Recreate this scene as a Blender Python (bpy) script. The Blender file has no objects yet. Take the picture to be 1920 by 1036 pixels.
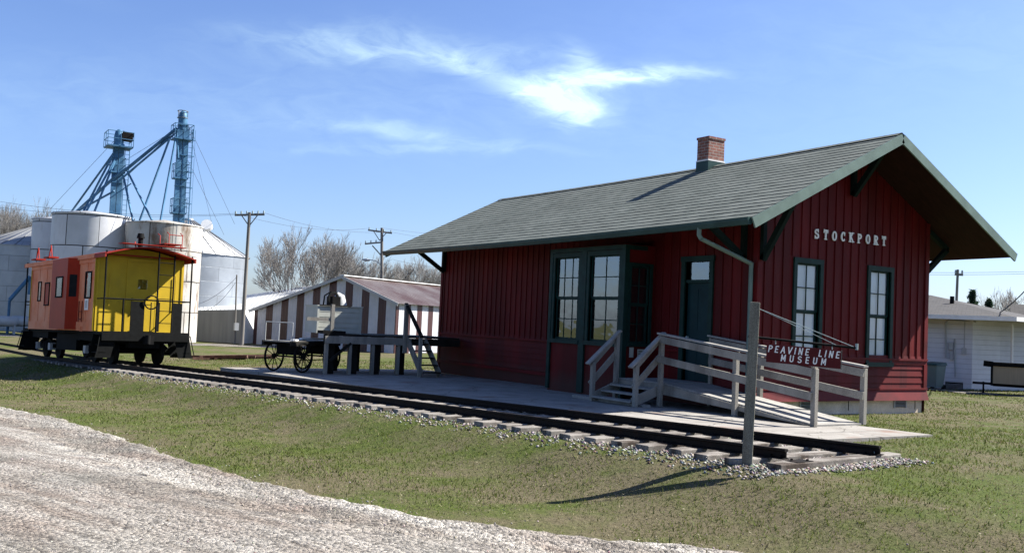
import bpy, math, random
import numpy as np
from mathutils import Vector, Matrix
R = math.radians
random.seed(7); rng = np.random.default_rng(11)
S = bpy.context.scene

# ------------------------------------------------------------------ camera
CAM = np.array([7.54322, -8.67393, 1.62245])
FPX, PITCH, ROLL, YAW = 1750.3, 0.04821, 0.04516, -1.00729
cd = bpy.data.cameras.new('camera'); cam = bpy.data.objects.new('camera', cd); S.collection.objects.link(cam)
cd.sensor_fit = 'HORIZONTAL'; cd.sensor_width = 36; cd.lens = FPX / 1920 * 36
cd.clip_start = 0.1; cd.clip_end = 3000
sy, cy_, sp, cp, sr, cr = math.sin(YAW), math.cos(YAW), math.sin(PITCH), math.cos(PITCH), math.sin(ROLL), math.cos(ROLL)
_r = Vector((cy_, -sy, 0)); _f = Vector((sy * cp, cy_ * cp, sp)); _u = Vector((-sy * sp, -cy_ * sp, cp))
rt = _r * cr + _u * sr; up = -_r * sr + _u * cr
M = Matrix.Identity(4)
for i in range(3): M[i][0], M[i][1], M[i][2], M[i][3] = rt[i], up[i], -_f[i], CAM[i]
cam.matrix_world = M
S.camera = cam
S.view_settings.view_transform = 'Standard'; S.view_settings.look = 'None'
S.view_settings.exposure = 1.6; S.view_settings.gamma = 1
try: S.view_settings.use_curve_mapping = False
except Exception: pass
S.render.engine = 'CYCLES'

# ------------------------------------------------------------------ sun and sky
SUN = Vector((0.28, 1.0, 0.98)).normalized()
ELEV = math.asin(SUN.z); AZ = math.atan2(SUN.x, SUN.y)
sl = bpy.data.lights.new('sun', 'SUN'); sl.energy = 5.0; sl.angle = R(0.53); sl.color = (1, .955, .88)
so = bpy.data.objects.new('sun', sl); S.collection.objects.link(so)
so.rotation_euler = SUN.to_track_quat('Z', 'Y').to_euler(); so.location = (20, 40, 60)

W = bpy.data.worlds.new('World'); S.world = W; W.use_nodes = True
nt = W.node_tree; nt.nodes.clear()
class NG:
    """tiny helper to write node maths"""
    def __init__(s, nt): s.nt = nt
    def n(s, t, **k):
        x = s.nt.nodes.new(t)
        for a, b in k.items(): setattr(x, a, b)
        return x
    def put(s, sock, v):
        if hasattr(v, 'is_linked') or isinstance(v, bpy.types.NodeSocket): s.nt.links.new(v, sock)
        elif v is not None: sock.default_value = v
    def m(s, op, a, b=None, c=None, clamp=False):
        x = s.n('ShaderNodeMath', operation=op, use_clamp=clamp)
        s.put(x.inputs[0], a); s.put(x.inputs[1], b); s.put(x.inputs[2], c)
        return x.outputs[0]
    def vm(s, op, a, b=None):
        x = s.n('ShaderNodeVectorMath', operation=op); s.put(x.inputs[0], a); s.put(x.inputs[1], b)
        return x.outputs['Value'] if op in ('DOT_PRODUCT', 'LENGTH') else x.outputs[0]
    def comb(s, x, y, z=0.0):
        c = s.n('ShaderNodeCombineXYZ'); s.put(c.inputs[0], x); s.put(c.inputs[1], y); s.put(c.inputs[2], z); return c.outputs[0]
    def sep(s, v):
        c = s.n('ShaderNodeSeparateXYZ'); s.put(c.inputs[0], v); return c.outputs
    def noise(s, v, scale, detail=4, rough=.55, dist=0.0):
        x = s.n('ShaderNodeTexNoise'); s.put(x.inputs['Vector'], v); x.inputs['Scale'].default_value = scale
        x.inputs['Detail'].default_value = detail; x.inputs['Roughness'].default_value = rough; x.inputs['Distortion'].default_value = dist
        return x.outputs['Fac']
    def ramp(s, f, stops):
        x = s.n('ShaderNodeValToRGB'); s.put(x.inputs[0], f); e = x.color_ramp.elements
        while len(e) < len(stops): e.new(.5)
        for q, (p, c) in zip(e, stops):
            q.position = p; q.color = (c, c, c, 1) if isinstance(c, (int, float)) else (*c, 1)
        return x.outputs[0]
    def mix(s, f, a, b, mode='MIX'):
        x = s.n('ShaderNodeMix', data_type='RGBA', blend_type=mode)
        s.put(x.inputs['Factor'], f)
        for i, v in ((6, a), (7, b)):
            if isinstance(v, tuple): x.inputs[i].default_value = (*v, 1)[:4]
            else: s.put(x.inputs[i], v)
        return x.outputs[2]
g = NG(nt)
sky = g.n('ShaderNodeTexSky', sky_type='NISHITA', sun_disc=False)
sky.sun_elevation = ELEV; sky.sun_rotation = AZ; sky.air_density = 1.0; sky.dust_density = 1.0; sky.ozone_density = 2.2; sky.altitude = 200
dirv = g.n('ShaderNodeTexCoord').outputs['Generated']
CF = Vector((-0.7881, 0.5672, 0.2390)).normalized()        # direction of the bright wisp of cloud
CR = CF.cross(Vector((0, 0, 1))).normalized(); CU = CR.cross(CF)
den = g.m('MAXIMUM', g.vm('DOT_PRODUCT', dirv, CF), .05)
U = g.m('DIVIDE', g.vm('DOT_PRODUCT', dirv, CR), den); V = g.m('DIVIDE', g.vm('DOT_PRODUCT', dirv, CU), den)
wv = g.comb(g.m('MULTIPLY', U, 5.0), g.m('MULTIPLY', V, 14.0))
warp = g.m('SUBTRACT', g.noise(wv, 1.3, 4), .5)
V2 = g.m('ADD', V, g.m('MULTIPLY', warp, .055)); U2 = g.m('ADD', U, g.m('MULTIPLY', warp, -.09))
tot = None
for (cu, cv, a, b, th, amp) in [(-.025, .000, .040, .015, -.1, 1.15), (.060, .020, .070, .009, .06, 1.15), (.020, .008, .050, .012, .2, .9), (.010, .034, .022, .010, -.6, .6),
                                (-.08, .018, .09, .012, -.35, .42), (-.17, .042, .13, .012, -.03, .36), (-.25, .047, .10, .018, 0, .20),
                                (-.012, -.020, .014, .013, 1.2, .6), (-.19, -.045, .13, .007, -.08, .27), (-.17, -.062, .12, .005, .03, .22), (-.62, .10, .07, .008, -.12, .22), (-.3, -.02, .5, .05, 0, .10), (.4, .06, .35, .05, 0, .07)]:
    ct, st = math.cos(th), math.sin(th)
    du = g.m('SUBTRACT', U2, cu); dv = g.m('SUBTRACT', V2, cv)
    p = g.m('DIVIDE', g.m('ADD', g.m('MULTIPLY', du, ct), g.m('MULTIPLY', dv, st)), a)
    q = g.m('DIVIDE', g.m('SUBTRACT', g.m('MULTIPLY', dv, ct), g.m('MULTIPLY', du, st)), b)
    e = g.m('MULTIPLY', g.m('EXPONENT', g.m('MULTIPLY', g.m('ADD', g.m('MULTIPLY', p, p), g.m('MULTIPLY', q, q)), -1.0)), amp)
    tot = e if tot is None else g.m('ADD', tot, e)
fr = g.noise(g.comb(g.m('MULTIPLY', U2, 11.0), g.m('MULTIPLY', V2, 34.0)), 1.6, 9, .62, .5)
msk = g.m('MULTIPLY', tot, g.ramp(fr, [(.30, .12), (.72, 1.25)]), clamp=True)
front = g.m('GREATER_THAN', g.vm('DOT_PRODUCT', dirv, CF), .1)
msk = g.m('MULTIPLY', msk, front)
hs = g.n('ShaderNodeHueSaturation'); hs.inputs['Saturation'].default_value = 1.0; g.put(hs.inputs['Color'], sky.outputs[0])
skc = g.mix(1.0, hs.outputs[0], (.83, .93, 1.22), 'MULTIPLY')
skc = g.mix(msk, skc, (6.0, 8.0, 8.3))
bg = g.n('ShaderNodeBackground'); g.put(bg.inputs[0], skc); bg.inputs[1].default_value = 0.052
wo = g.n('ShaderNodeOutputWorld'); nt.links.new(bg.outputs[0], wo.inputs[0])

# ------------------------------------------------------------------ helpers
COL = S.collection
def setp(o, label=None, cat=None, group=None, kind=None):
    if label: o['label'] = label
    if cat: o['category'] = cat
    if group: o['group'] = group
    if kind: o['kind'] = kind
    return o
def thing(name, label, cat, loc=(0, 0, 0), rz=0.0, group=None, rx=0, ry=0):
    o = bpy.data.objects.new(name, None); COL.objects.link(o); o.location = loc; o.rotation_euler = (rx, ry, rz)
    o.empty_display_size = .2
    return setp(o, label, cat, group)
class MB:
    def __init__(s, org=(0, 0, 0)): s.v = []; s.f = []; s.uv = []; s.o = Vector(org); s.smooth = []
    def add(s, vs, fs, uvs=None, sm=False):
        b = len(s.v); s.v += [Vector(v) - s.o for v in vs]
        for i, f in enumerate(fs):
            s.f.append([b + k for k in f]); s.uv.append(uvs[i] if uvs else None); s.smooth.append(sm)
        return s
    def box(s, a, b):
        x0, x1 = sorted((a[0], b[0])); y0, y1 = sorted((a[1], b[1])); z0, z1 = sorted((a[2], b[2]))
        vs = [(x0, y0, z0), (x1, y0, z0), (x1, y1, z0), (x0, y1, z0), (x0, y0, z1), (x1, y0, z1), (x1, y1, z1), (x0, y1, z1)]
        return s.add(vs, [(0, 3, 2, 1), (4, 5, 6, 7), (0, 1, 5, 4), (1, 2, 6, 5), (2, 3, 7, 6), (3, 0, 4, 7)])
    def bar(s, p, q, w, h, upv=(0, 0, 1), taper=1.0):
        p, q = Vector(p), Vector(q); d = (q - p).normalized(); sd = d.cross(Vector(upv))
        if sd.length < 1e-4: sd = d.cross(Vector((1, 0, 0)))
        sd.normalize(); u2 = sd.cross(d)
        vs = []
        for c, k in ((p, 1), (q, taper)):
            for a, b in ((-1, -1), (1, -1), (1, 1), (-1, 1)): vs.append(c + sd * (a * w / 2 * k) + u2 * (b * h / 2 * k))
        return s.add(vs, [(0, 1, 2, 3), (7, 6, 5, 4), (0, 4, 5, 1), (1, 5, 6, 2), (2, 6, 7, 3), (3, 7, 4, 0)])
    def tube(s, pts, rad, n=8, cap=True, sm=True):
        pts = [Vector(p) for p in pts]; rad = rad if isinstance(rad, (list, tuple)) else [rad] * len(pts)
        d0 = (pts[1] - pts[0]).normalized(); a = d0.orthogonal().normalized(); vs = []
        for i, p in enumerate(pts):
            d = (pts[min(i + 1, len(pts) - 1)] - pts[max(i - 1, 0)]).normalized()
            a = (a - d * a.dot(d)).normalized(); b = d.cross(a)
            for k in range(n):
                t = 2 * math.pi * k / n; vs.append(p + (a * math.cos(t) + b * math.sin(t)) * rad[i])
        fs = []
        for i in range(len(pts) - 1):
            for k in range(n): fs.append((i * n + k, i * n + (k + 1) % n, (i + 1) * n + (k + 1) % n, (i + 1) * n + k))
        s.add(vs, fs, sm=sm)
        if cap: s.add(vs[:n], [tuple(range(n))[::-1]]); s.add(vs[-n:], [tuple(range(n))])
        return s
    def lathe(s, prof, n=32, c=(0, 0, 0), sm=True, uvr=None):
        vs = []; fs = []; uvs = []
        for (r, z) in prof:
            for k in range(n): t = 2 * math.pi * k / n; vs.append((c[0] + r * math.cos(t), c[1] + r * math.sin(t), c[2] + z))
        for i in range(len(prof) - 1):
            for k in range(n):
                fs.append((i * n + k, i * n + (k + 1) % n, (i + 1) * n + (k + 1) % n, (i + 1) * n + k))
                L = uvr or prof[0][0]; u0 = 2 * math.pi * L * k / n; u1 = 2 * math.pi * L * (k + 1) / n
                w0 = prof[i][1]; w1 = prof[i + 1][1] if abs(prof[i + 1][1] - prof[i][1]) > .3 * abs(prof[i + 1][0] - prof[i][0]) else w0 + abs(prof[i + 1][0] - prof[i][0])
                uvs.append([(u0, w0), (u1, w0), (u1, w1), (u0, w1)])
        return s.add(vs, fs, uvs, sm)
    def wheel(s, c, ax, r, w, n=24, rin=0.0, sm=True):
        """disc or ring with axis ax"""
        c = Vector(c); ax = Vector(ax).normalized(); a = ax.orthogonal().normalized(); b = ax.cross(a); vs = []
        prof = [(r, -w / 2), (r, w / 2), (rin, w / 2), (rin, -w / 2)]
        for (rr, z) in prof:
            for k in range(n): t = 2 * math.pi * k / n; vs.append(c + (a * math.cos(t) + b * math.sin(t)) * max(rr, .001) + ax * z)
        fs = []
        for i in range(4):
            j = (i + 1) % 4
            for k in range(n): fs.append((i * n + k, i * n + (k + 1) % n, j * n + (k + 1) % n, j * n + k))
        return s.add(vs, fs, sm=False)
    def build(s, name, mat, parent=None, loc=None, rot=None, bevel=0.0):
        me = bpy.data.meshes.new(name); me.from_pydata([tuple(v) for v in s.v], [], s.f)
        if any(u is not None for u in s.uv):
            uvl = me.uv_layers.new(name='UVMap'); i = 0
            for f, u in zip(s.f, s.uv):
                for k in range(len(f)): uvl.data[i].uv = u[k] if u else (0, 0); i += 1
        me.polygons.foreach_set('use_smooth', s.smooth); me.update()
        o = bpy.data.objects.new(name, me); COL.objects.link(o)
        if mat: me.materials.append(mat)
        if parent: o.parent = parent
        if loc: o.location = loc
        if rot: o.rotation_euler = rot
        if bevel:
            b = o.modifiers.new('bevel', 'BEVEL'); b.width = bevel; b.segments = 2; b.limit_method = 'ANGLE'
        return o
def npmesh(name, V, F, mat, col=None, parent=None):
    me = bpy.data.meshes.new(name); nf = len(F); k = F.shape[1]
    me.vertices.add(len(V)); me.vertices.foreach_set('co', V.astype(np.float32).ravel())
    me.loops.add(nf * k); me.loops.foreach_set('vertex_index', F.astype(np.int32).ravel())
    me.polygons.add(nf); me.polygons.foreach_set('loop_start', np.arange(0, nf * k, k, dtype=np.int32))
    me.polygons.foreach_set('loop_total', np.full(nf, k, dtype=np.int32)); me.update(calc_edges=True)
    if col is not None:
        a = me.attributes.new('tint', 'FLOAT_COLOR', 'POINT'); a.data.foreach_set('color', col.astype(np.float32).ravel())
    me.materials.append(mat); o = bpy.data.objects.new(name, me); COL.objects.link(o)
    if parent: o.parent = parent
    return o

# ------------------------------------------------------------------ materials
def mat(name, c, rough=.7, metal=0.0, var=.25, scale=3.0, bump=0.0, bscale=None, stretch=(1, 1, 1), c2=None, thr=(.4, .62), spec=.15, detail=6, fine=0.0):
    m = bpy.data.materials.new(name); m.use_nodes = True; nt = m.node_tree; g = NG(nt); bs = nt.nodes['Principled BSDF']
    co = g.n('ShaderNodeTexCoord').outputs['Object']; mp = g.n('ShaderNodeMapping'); g.put(mp.inputs[0], co); mp.inputs['Scale'].default_value = stretch
    v = mp.outputs[0]; f = g.noise(v, scale, detail)
    lo = tuple(x * (1 - var) for x in c); hi = tuple(min(1, x * (1 + var)) for x in c)
    col = g.ramp(f, [(.3, lo), (.7, hi)])
    if c2: col = g.mix(g.ramp(g.noise(v, scale * .6, 8, .65), [(thr[0], 0.0), (thr[1], 1.0)]), col, c2)
    if fine: col = g.mix(fine, col, g.ramp(g.noise(co, 90, 2), [(.3, 0.0), (.7, 1.0)]), 'OVERLAY')
    nt.links.new(col, bs.inputs['Base Color']); bs.inputs['Roughness'].default_value = rough; bs.inputs['Metallic'].default_value = metal
    bs.inputs['Specular IOR Level'].default_value = spec
    if bump:
        b = g.n('ShaderNodeBump'); b.inputs['Distance'].default_value = bump; b.inputs['Strength'].default_value = 1
        g.put(b.inputs['Height'], g.noise(v, bscale or scale * 4, 5)); nt.links.new(b.outputs[0], bs.inputs['Normal'])
    m['_'] = 0
    return m
def newmat(name):
    m = bpy.data.materials.new(name); m.use_nodes = True; g = NG(m.node_tree); return m, g, m.node_tree.nodes['Principled BSDF']

M_red = mat('red_siding_paint', (.092, .0045, .0048), .62, var=.3, scale=1.3, stretch=(1, 1, .25), bump=.002, bscale=14, c2=(.055, .0045, .004), thr=(.42, .7))
def boardtone(m, w):
    g = NG(m.node_tree); b = m.node_tree.nodes['Principled BSDF']; src_ = b.inputs['Base Color'].links[0].from_socket
    x, y, z = g.sep(g.n('ShaderNodeTexCoord').outputs['Object']); k = g.m('FLOOR', g.m('DIVIDE', g.m('ADD', g.m('ADD', x, y), 50.0), w))
    wn = g.n('ShaderNodeTexWhiteNoise', noise_dimensions='1D'); g.put(wn.inputs['W'], k)
    c = g.mix(1.0, src_, g.ramp(wn.outputs['Value'], [(0.0, .78), (1.0, 1.18)]), 'MULTIPLY')
    st = g.noise(g.comb(g.m('MULTIPLY', g.m('ADD', x, y), 9.0), g.m('MULTIPLY', z, .8)), 1.0, 8, .7); c = g.mix(g.ramp(st, [(.56, 0.0), (.78, .55)]), c, (.13, .03, .03))
    dirt = g.m('MULTIPLY', g.ramp(g.m('ADD', z, g.m('MULTIPLY', g.noise(g.comb(x, y, z), 3.0, 6, .7), .5)), [(.38, 1.0), (.78, 0.0)]), .55); c = g.mix(dirt, c, (.05, .035, .028)); g.put(b.inputs['Base Color'], c)
boardtone(M_red, .272)
M_redtrim = mat('red_trim_paint', (.10, .006, .007), .6, var=.3, scale=2, c2=(.05, .006, .006), thr=(.5, .75))
M_green = mat('dark_green_trim_paint', (.006, .026, .022), .5, var=.3, scale=5)
M_gutter = mat('green_gutter_metal', (.025, .055, .05), .4, var=.2)
M_rake = mat('grey_green_rake_paint', (.12, .17, .145), .5, var=.15)
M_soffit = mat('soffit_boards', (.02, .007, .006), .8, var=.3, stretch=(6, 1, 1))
M_blue = mat('blue_green_door_paint', (.005, .026, .030), .5, var=.2)
M_bracket = mat('shade_darkened_green_bracket_paint', (.004, .012, .011), .8)  # trim green darkened almost to black: overhang shade put into the colour
M_white = mat('white_paint', (.72, .72, .70), .6, var=.08, scale=4)
M_curtain = mat('white_blind', (.80, .82, .84), .8, var=.05, scale=2)
M_black = mat('black_painted_steel', (.003, .0035, .0035), .85, var=.5, scale=8)
M_steel = mat('dark_sooty_steel', (.005, .005, .005), .85, var=.5, scale=6, c2=(.018, .011, .007), thr=(.6, .8))
M_rail = mat('rusty_rail_steel', (.007, .005, .004), .7, var=.4, scale=8, c2=(.02, .008, .005), thr=(.5, .75), bump=.002)
M_wood = mat('weathered_grey_wood', (.235, .22, .19), .85, var=.25, scale=2.2, stretch=(1, 1, .3), bump=.003, bscale=26, c2=(.11, .10, .085), thr=(.5, .72), fine=.35)
M_tread = mat('grey_deck_boards', (.26, .25, .23), .85, var=.2, scale=3, bump=.002, bscale=20, c2=(.18, .17, .155), thr=(.5, .75), fine=.3)
M_darkwood = mat('dark_aged_timber', (.014, .013, .011), .85, var=.4, scale=4, bump=.003)
M_post = mat('sign_post_wood', (.17, .165, .135), .85, var=.35, scale=2.5, stretch=(4, 4, .35), bump=.006, bscale=9, c2=(.12, .105, .08), thr=(.48, .7), fine=.4)
M_tie = mat('bleached_tie_wood', (.20, .185, .165), .9, var=.3, scale=3, stretch=(3, .6, 1), bump=.006, bscale=8, c2=(.05, .038, .03), thr=(.46, .64), fine=.4)
M_conc = None
M_found = mat('cream_stone_foundation', (.55, .46, .35), .85, var=.2, scale=3, bump=.004, bscale=12, fine=.3)
M_board = mat('dark_red_sign_board', (.085, .008, .010), .5, var=.15)
M_ltr = mat('white_letter_paint', (.82, .80, .76), .55, var=.06)
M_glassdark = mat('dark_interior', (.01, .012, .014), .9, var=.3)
M_stone = mat('pale_limestone_chips', (.5, .49, .47), .85)
M_ybody = mat('yellow_caboose_paint', (.42, .285, .018), .55, var=.12, scale=2, c2=(.34, .24, .03), thr=(.55, .9), bump=.001)
M_orange = mat('faded_salmon_paint', (.55, .135, .045), .6, var=.2, scale=1.6, c2=(.62, .26, .15), thr=(.32, .62), bump=.001)
M_bay = mat('bright_orange_paint', (.27, .018, .003), .5, var=.15, scale=2)
M_croof = mat('red_caboose_roof_paint', (.24, .018, .010), .6, var=.25, scale=2, c2=(.2, .03, .02), thr=(.5, .8))
M_cream = mat('cream_panel', (.42, .43, .38), .7, var=.1)
M_polewood = mat('grey_pole_wood', (.16, .15, .135), .85, var=.3, scale=2, stretch=(3, 3, .3))
M_insul = mat('glass_insulator', (.30, .36, .36), .2, var=.1)
M_wire = mat('dark_wire', (.05, .055, .06), .6)
M_bark = mat('bare_tree_bark', (.20, .19, .18), .9, var=.35, scale=3, stretch=(3, 3, .6))
M_bluesteel = mat('blue_galvanised_leg_steel', (.055, .14, .24), .5, metal=.1, var=.3, scale=1.5, c2=(.10, .21, .32), thr=(.5, .8))
M_tarp = mat('tan_trailer_side', (.30, .245, .17), .8, var=.12, scale=2, stretch=(10, 10, .5))
M_bin = mat('grey_green_plastic', (.12, .16, .15), .5, var=.1)
M_rustypipe = mat('rusty_scrap_steel', (.10, .06, .045), .85, var=.4, scale=5)

def glassmat(name, tint, rough=.02, strength=.55):
    m, g, b = newmat(name); b.inputs['Base Color'].default_value = (*tint, 1); b.inputs['Roughness'].default_value = .05
    b.inputs['Specular IOR Level'].default_value = 1.0; b.inputs['IOR'].default_value = 1.9
    b.inputs['Transmission Weight'].default_value = 0
    tr = g.n('ShaderNodeBsdfTransparent'); gl = g.n('ShaderNodeBsdfGlossy'); gl.inputs['Roughness'].default_value = rough; gl.inputs[0].default_value = (.9, .95, 1, 1)
    mx = g.n('ShaderNodeMixShader'); mx.inputs[0].default_value = strength
    fr = g.n('ShaderNodeFresnel'); fr.inputs[0].default_value = 1.5
    g.put(mx.inputs[0], g.m('ADD', fr.outputs[0], strength, clamp=True))
    bmp = g.n('ShaderNodeBump'); bmp.inputs['Distance'].default_value = .004; g.put(bmp.inputs['Height'], g.noise(g.n('ShaderNodeTexCoord').outputs['Object'], 2.2, 2))
    g.nt.links.new(bmp.outputs[0], gl.inputs['Normal'])
    g.nt.links.new(tr.outputs[0], mx.inputs[1]); g.nt.links.new(gl.outputs[0], mx.inputs[2])
    g.nt.links.new(mx.outputs[0], g.nt.nodes['Material Output'].inputs[0]); return m
M_glass = glassmat('old_window_glass', (.1, .1, .1), .03, .0)
M_glassb = glassmat('reflecting_window_glass', (.1, .1, .1), .03, .16)

def brickmat(name, c1, c2, mortar, bw, bh, msz, rough=.8, coord='UV', bump=.004, var=.3, offset=.5, nscale=2.0, metal=0, stain=None, sthr=(.5, .7), sstretch=(1, 1, 1), sscale=1.0):
    m, g, b = newmat(name); tc = g.n('ShaderNodeTexCoord')
    if coord == 'UV': v = tc.outputs['UV']
    else:
        x, y, z = g.sep(tc.outputs['Object']); v = g.comb(g.m('ADD', x, y), z)
    bt = g.n('ShaderNodeTexBrick'); g.put(bt.inputs['Vector'], v); bt.offset = offset
    bt.inputs['Color1'].default_value = (*c1, 1); bt.inputs['Color2'].default_value = (*c2, 1); bt.inputs['Mortar'].default_value = (*mortar, 1)
    bt.inputs['Scale'].default_value = 1; bt.inputs['Brick Width'].default_value = bw; bt.inputs['Row Height'].default_value = bh; bt.inputs['Mortar Size'].default_value = msz
    bt.inputs['Mortar Smooth'].default_value = .1; bt.inputs['Bias'].default_value = 0
    nz = g.noise(tc.outputs['Object'], nscale, 7, .6)
    col = g.mix(1.0, bt.outputs['Color'], g.ramp(nz, [(.3, 1 - var), (.7, 1 + var * .4)]), 'MULTIPLY')
    if stain:
        mp = g.n('ShaderNodeMapping'); g.put(mp.inputs[0], tc.outputs['Object']); mp.inputs['Scale'].default_value = sstretch
        col = g.mix(g.ramp(g.noise(mp.outputs[0], sscale, 8, .68), [(sthr[0], 0.0), (sthr[1], 1.0)]), col, stain)
    g.put(b.inputs['Base Color'], col); b.inputs['Roughness'].default_value = rough; b.inputs['Metallic'].default_value = metal; b.inputs['Specular IOR Level'].default_value = .3
    bp = g.n('ShaderNodeBump'); bp.inputs['Distance'].default_value = bump; g.put(bp.inputs['Height'], g.m('SUBTRACT', g.m('MULTIPLY', g.noise(tc.outputs['Object'], 40, 2), .3), bt.outputs['Fac']))
    g.put(b.inputs['Normal'], bp.outputs[0]); return m
def concmat():
    m, g, b = newmat('pale_concrete'); co = g.n('ShaderNodeTexCoord').outputs['Object']; x, y, z = g.sep(co)
    fx = g.m('FRACT', g.m('DIVIDE', g.m('ADD', x, 40.0), 1.83)); j = g.m('LESS_THAN', g.m('ABSOLUTE', g.m('SUBTRACT', fx, .5)), .006)
    vo = g.n('ShaderNodeTexVoronoi', feature='DISTANCE_TO_EDGE'); vo.inputs['Scale'].default_value = .55; nz = g.n('ShaderNodeTexNoise'); nz.inputs['Scale'].default_value = 3; g.put(nz.inputs['Vector'], co)
    g.put(vo.inputs['Vector'], g.vm('ADD', co, g.vm('MULTIPLY', nz.outputs['Color'], (.35, .35, .35)))); ck = g.m('MULTIPLY', g.m('LESS_THAN', vo.outputs['Distance'], .006), .6)
    c = g.mix(g.ramp(g.noise(co, 1.4, 8, .65), [(.38, 0.0), (.68, 1.0)]), (.31, .295, .27), (.20, .185, .165))
    c = g.mix(g.ramp(g.noise(co, .7, 5, .6), [(.58, 0.0), (.72, .7)]), c, (.21, .10, .065)); c = g.mix(g.ramp(g.noise(co, 60, 3), [(.3, .35), (.7, 0.0)]), c, (.08, .075, .07))
    c = g.mix(g.m('MAXIMUM', j, ck), c, (.05, .045, .04)); g.put(b.inputs['Base Color'], c); b.inputs['Roughness'].default_value = .9; b.inputs['Specular IOR Level'].default_value = .15
    bp = g.n('ShaderNodeBump'); bp.inputs['Distance'].default_value = .004; g.put(bp.inputs['Height'], g.m('SUBTRACT', g.noise(co, 30, 4), g.m('MAXIMUM', j, ck))); g.put(b.inputs['Normal'], bp.outputs[0]); return m
M_conc = concmat()
M_shingle = brickmat('grey_green_shingles', (.105, .120, .104), (.070, .082, .072), (.022, .027, .024), .36, .18025, .009, .9, var=.25, nscale=1.2, bump=.006)
def shinglemat():
    m, g, b = newmat('grey_green_shingles'); tc = g.n('ShaderNodeTexCoord'); x, y, z = g.sep(tc.outputs['UV'])
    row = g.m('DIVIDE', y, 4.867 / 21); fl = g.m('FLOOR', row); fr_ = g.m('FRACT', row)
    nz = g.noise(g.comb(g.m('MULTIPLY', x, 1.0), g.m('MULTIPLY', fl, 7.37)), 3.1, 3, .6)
    course_shadow = g.m('MULTIPLY', g.m('LESS_THAN', fr_, .17), g.ramp(nz, [(.46, .15), (.60, 1.0)]))  # broken dark dashes paint the shadow along each shingle course edge
    tab = g.m('DIVIDE', g.m('ADD', x, g.m('MULTIPLY', fl, .137)), .33); wn = g.n('ShaderNodeTexWhiteNoise', noise_dimensions='2D'); g.put(wn.inputs['Vector'], g.comb(g.m('FLOOR', tab), fl))
    c = g.mix(wn.outputs['Value'], (.112, .126, .112), (.142, .155, .138)); c = g.mix(1.0, c, g.ramp(g.noise(tc.outputs['Object'], .9, 6), [(.3, .85), (.7, 1.08)]), 'MULTIPLY')
    c = g.mix(1.0, c, g.ramp(g.noise(tc.outputs['Object'], 70, 2), [(.3, .85), (.7, 1.12)]), 'MULTIPLY')
    c = g.mix(g.m('MULTIPLY', course_shadow, .8), c, (.015, .02, .018)); g.put(b.inputs['Base Color'], c); b.inputs['Roughness'].default_value = .95; b.inputs['Specular IOR Level'].default_value = .1
    return m
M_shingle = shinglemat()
M_shingle2 = brickmat('grey_brown_shingles', (.055, .052, .05), (.042, .04, .04), (.02, .02, .02), .33, .15, .008, .9)
M_brick = brickmat('red_chimney_brick', (.26, .10, .07), (.17, .065, .05), (.30, .26, .23), .21, .075, .009, .85, coord='OBJ', var=.4, nscale=6)
M_tank = brickmat('white_steel_tank', (.52, .53, .55), (.43, .445, .46), (.035, .035, .035), 2.3, 2.0, .035, .5, var=.2, nscale=.5, bump=.01, stain=(.34, .33, .31), sthr=(.55, .8), sstretch=(1, 1, .25), sscale=1.1)
M_tankrust = brickmat('rust_stained_steel_tank', (.46, .44, .40), (.38, .36, .32), (.04, .035, .03), 2.3, 2.0, .035, .6, var=.3, nscale=.6, bump=.01, stain=(.13, .085, .055), sthr=(.50, .62), sstretch=(1, 1, .35), sscale=.8)
def galv(name, c, axis='z', period=.1, bmp=.02, rough=.42):
    m = brickmat(name, c, tuple(x * .9 for x in c), tuple(x * .6 for x in c), 2.8, 1.1, .02, rough, var=.2, nscale=.9, bump=.004, metal=.45)
    return m
M_galv = galv('galvanised_bin_steel', (.30, .33, .36))
M_galvroof = galv('galvanised_bin_roof', (.36, .37, .38))
M_ac = mat('grey_metal_box', (.35, .36, .36), .5, var=.1)

# gravel road, grass ground
def groundmat():
    m, g, b = newmat('grass_and_dirt_ground'); co = g.n('ShaderNodeTexCoord').outputs['Object']
    n1 = g.noise(co, .22, 6, .6); n2 = g.noise(co, 1.6, 8, .65); n3 = g.noise(co, 22, 6, .7); n4 = g.noise(co, 90, 3, .7)
    gr = g.mix(g.ramp(n3, [(.32, 0.0), (.68, 1.0)]), (.036, .052, .010), (.080, .100, .022))
    dry = g.mix(g.ramp(n3, [(.3, 0.0), (.7, 1.0)]), (.066, .056, .030), (.135, .117, .070))
    f = g.m('ADD', g.m('MULTIPLY', n1, .55), g.m('MULTIPLY', n2, .45))
    col = g.mix(g.ramp(f, [(.44, 0.0), (.56, 1.0)]), gr, dry)
    vo = g.n('ShaderNodeTexVoronoi'); g.put(vo.inputs['Vector'], co); vo.inputs['Scale'].default_value = 9
    col = g.mix(g.m('MULTIPLY', g.ramp(n4, [(.62, 0.0), (.74, 1.0)]), .35), col, (.26, .235, .17))
    col = g.mix(g.ramp(n4, [(.28, .6), (.42, 0.0)]), col, (.03, .03, .012))
    g.put(b.inputs['Base Color'], col); b.inputs['Roughness'].default_value = .95; b.inputs['Specular IOR Level'].default_value = .1
    bp = g.n('ShaderNodeBump'); bp.inputs['Distance'].default_value = .03; g.put(bp.inputs['Height'], g.m('ADD', g.m('MULTIPLY', n3, .8), g.m('MULTIPLY', n4, .35))); g.put(b.inputs['Normal'], bp.outputs[0]); return m
M_ground = groundmat()
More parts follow.
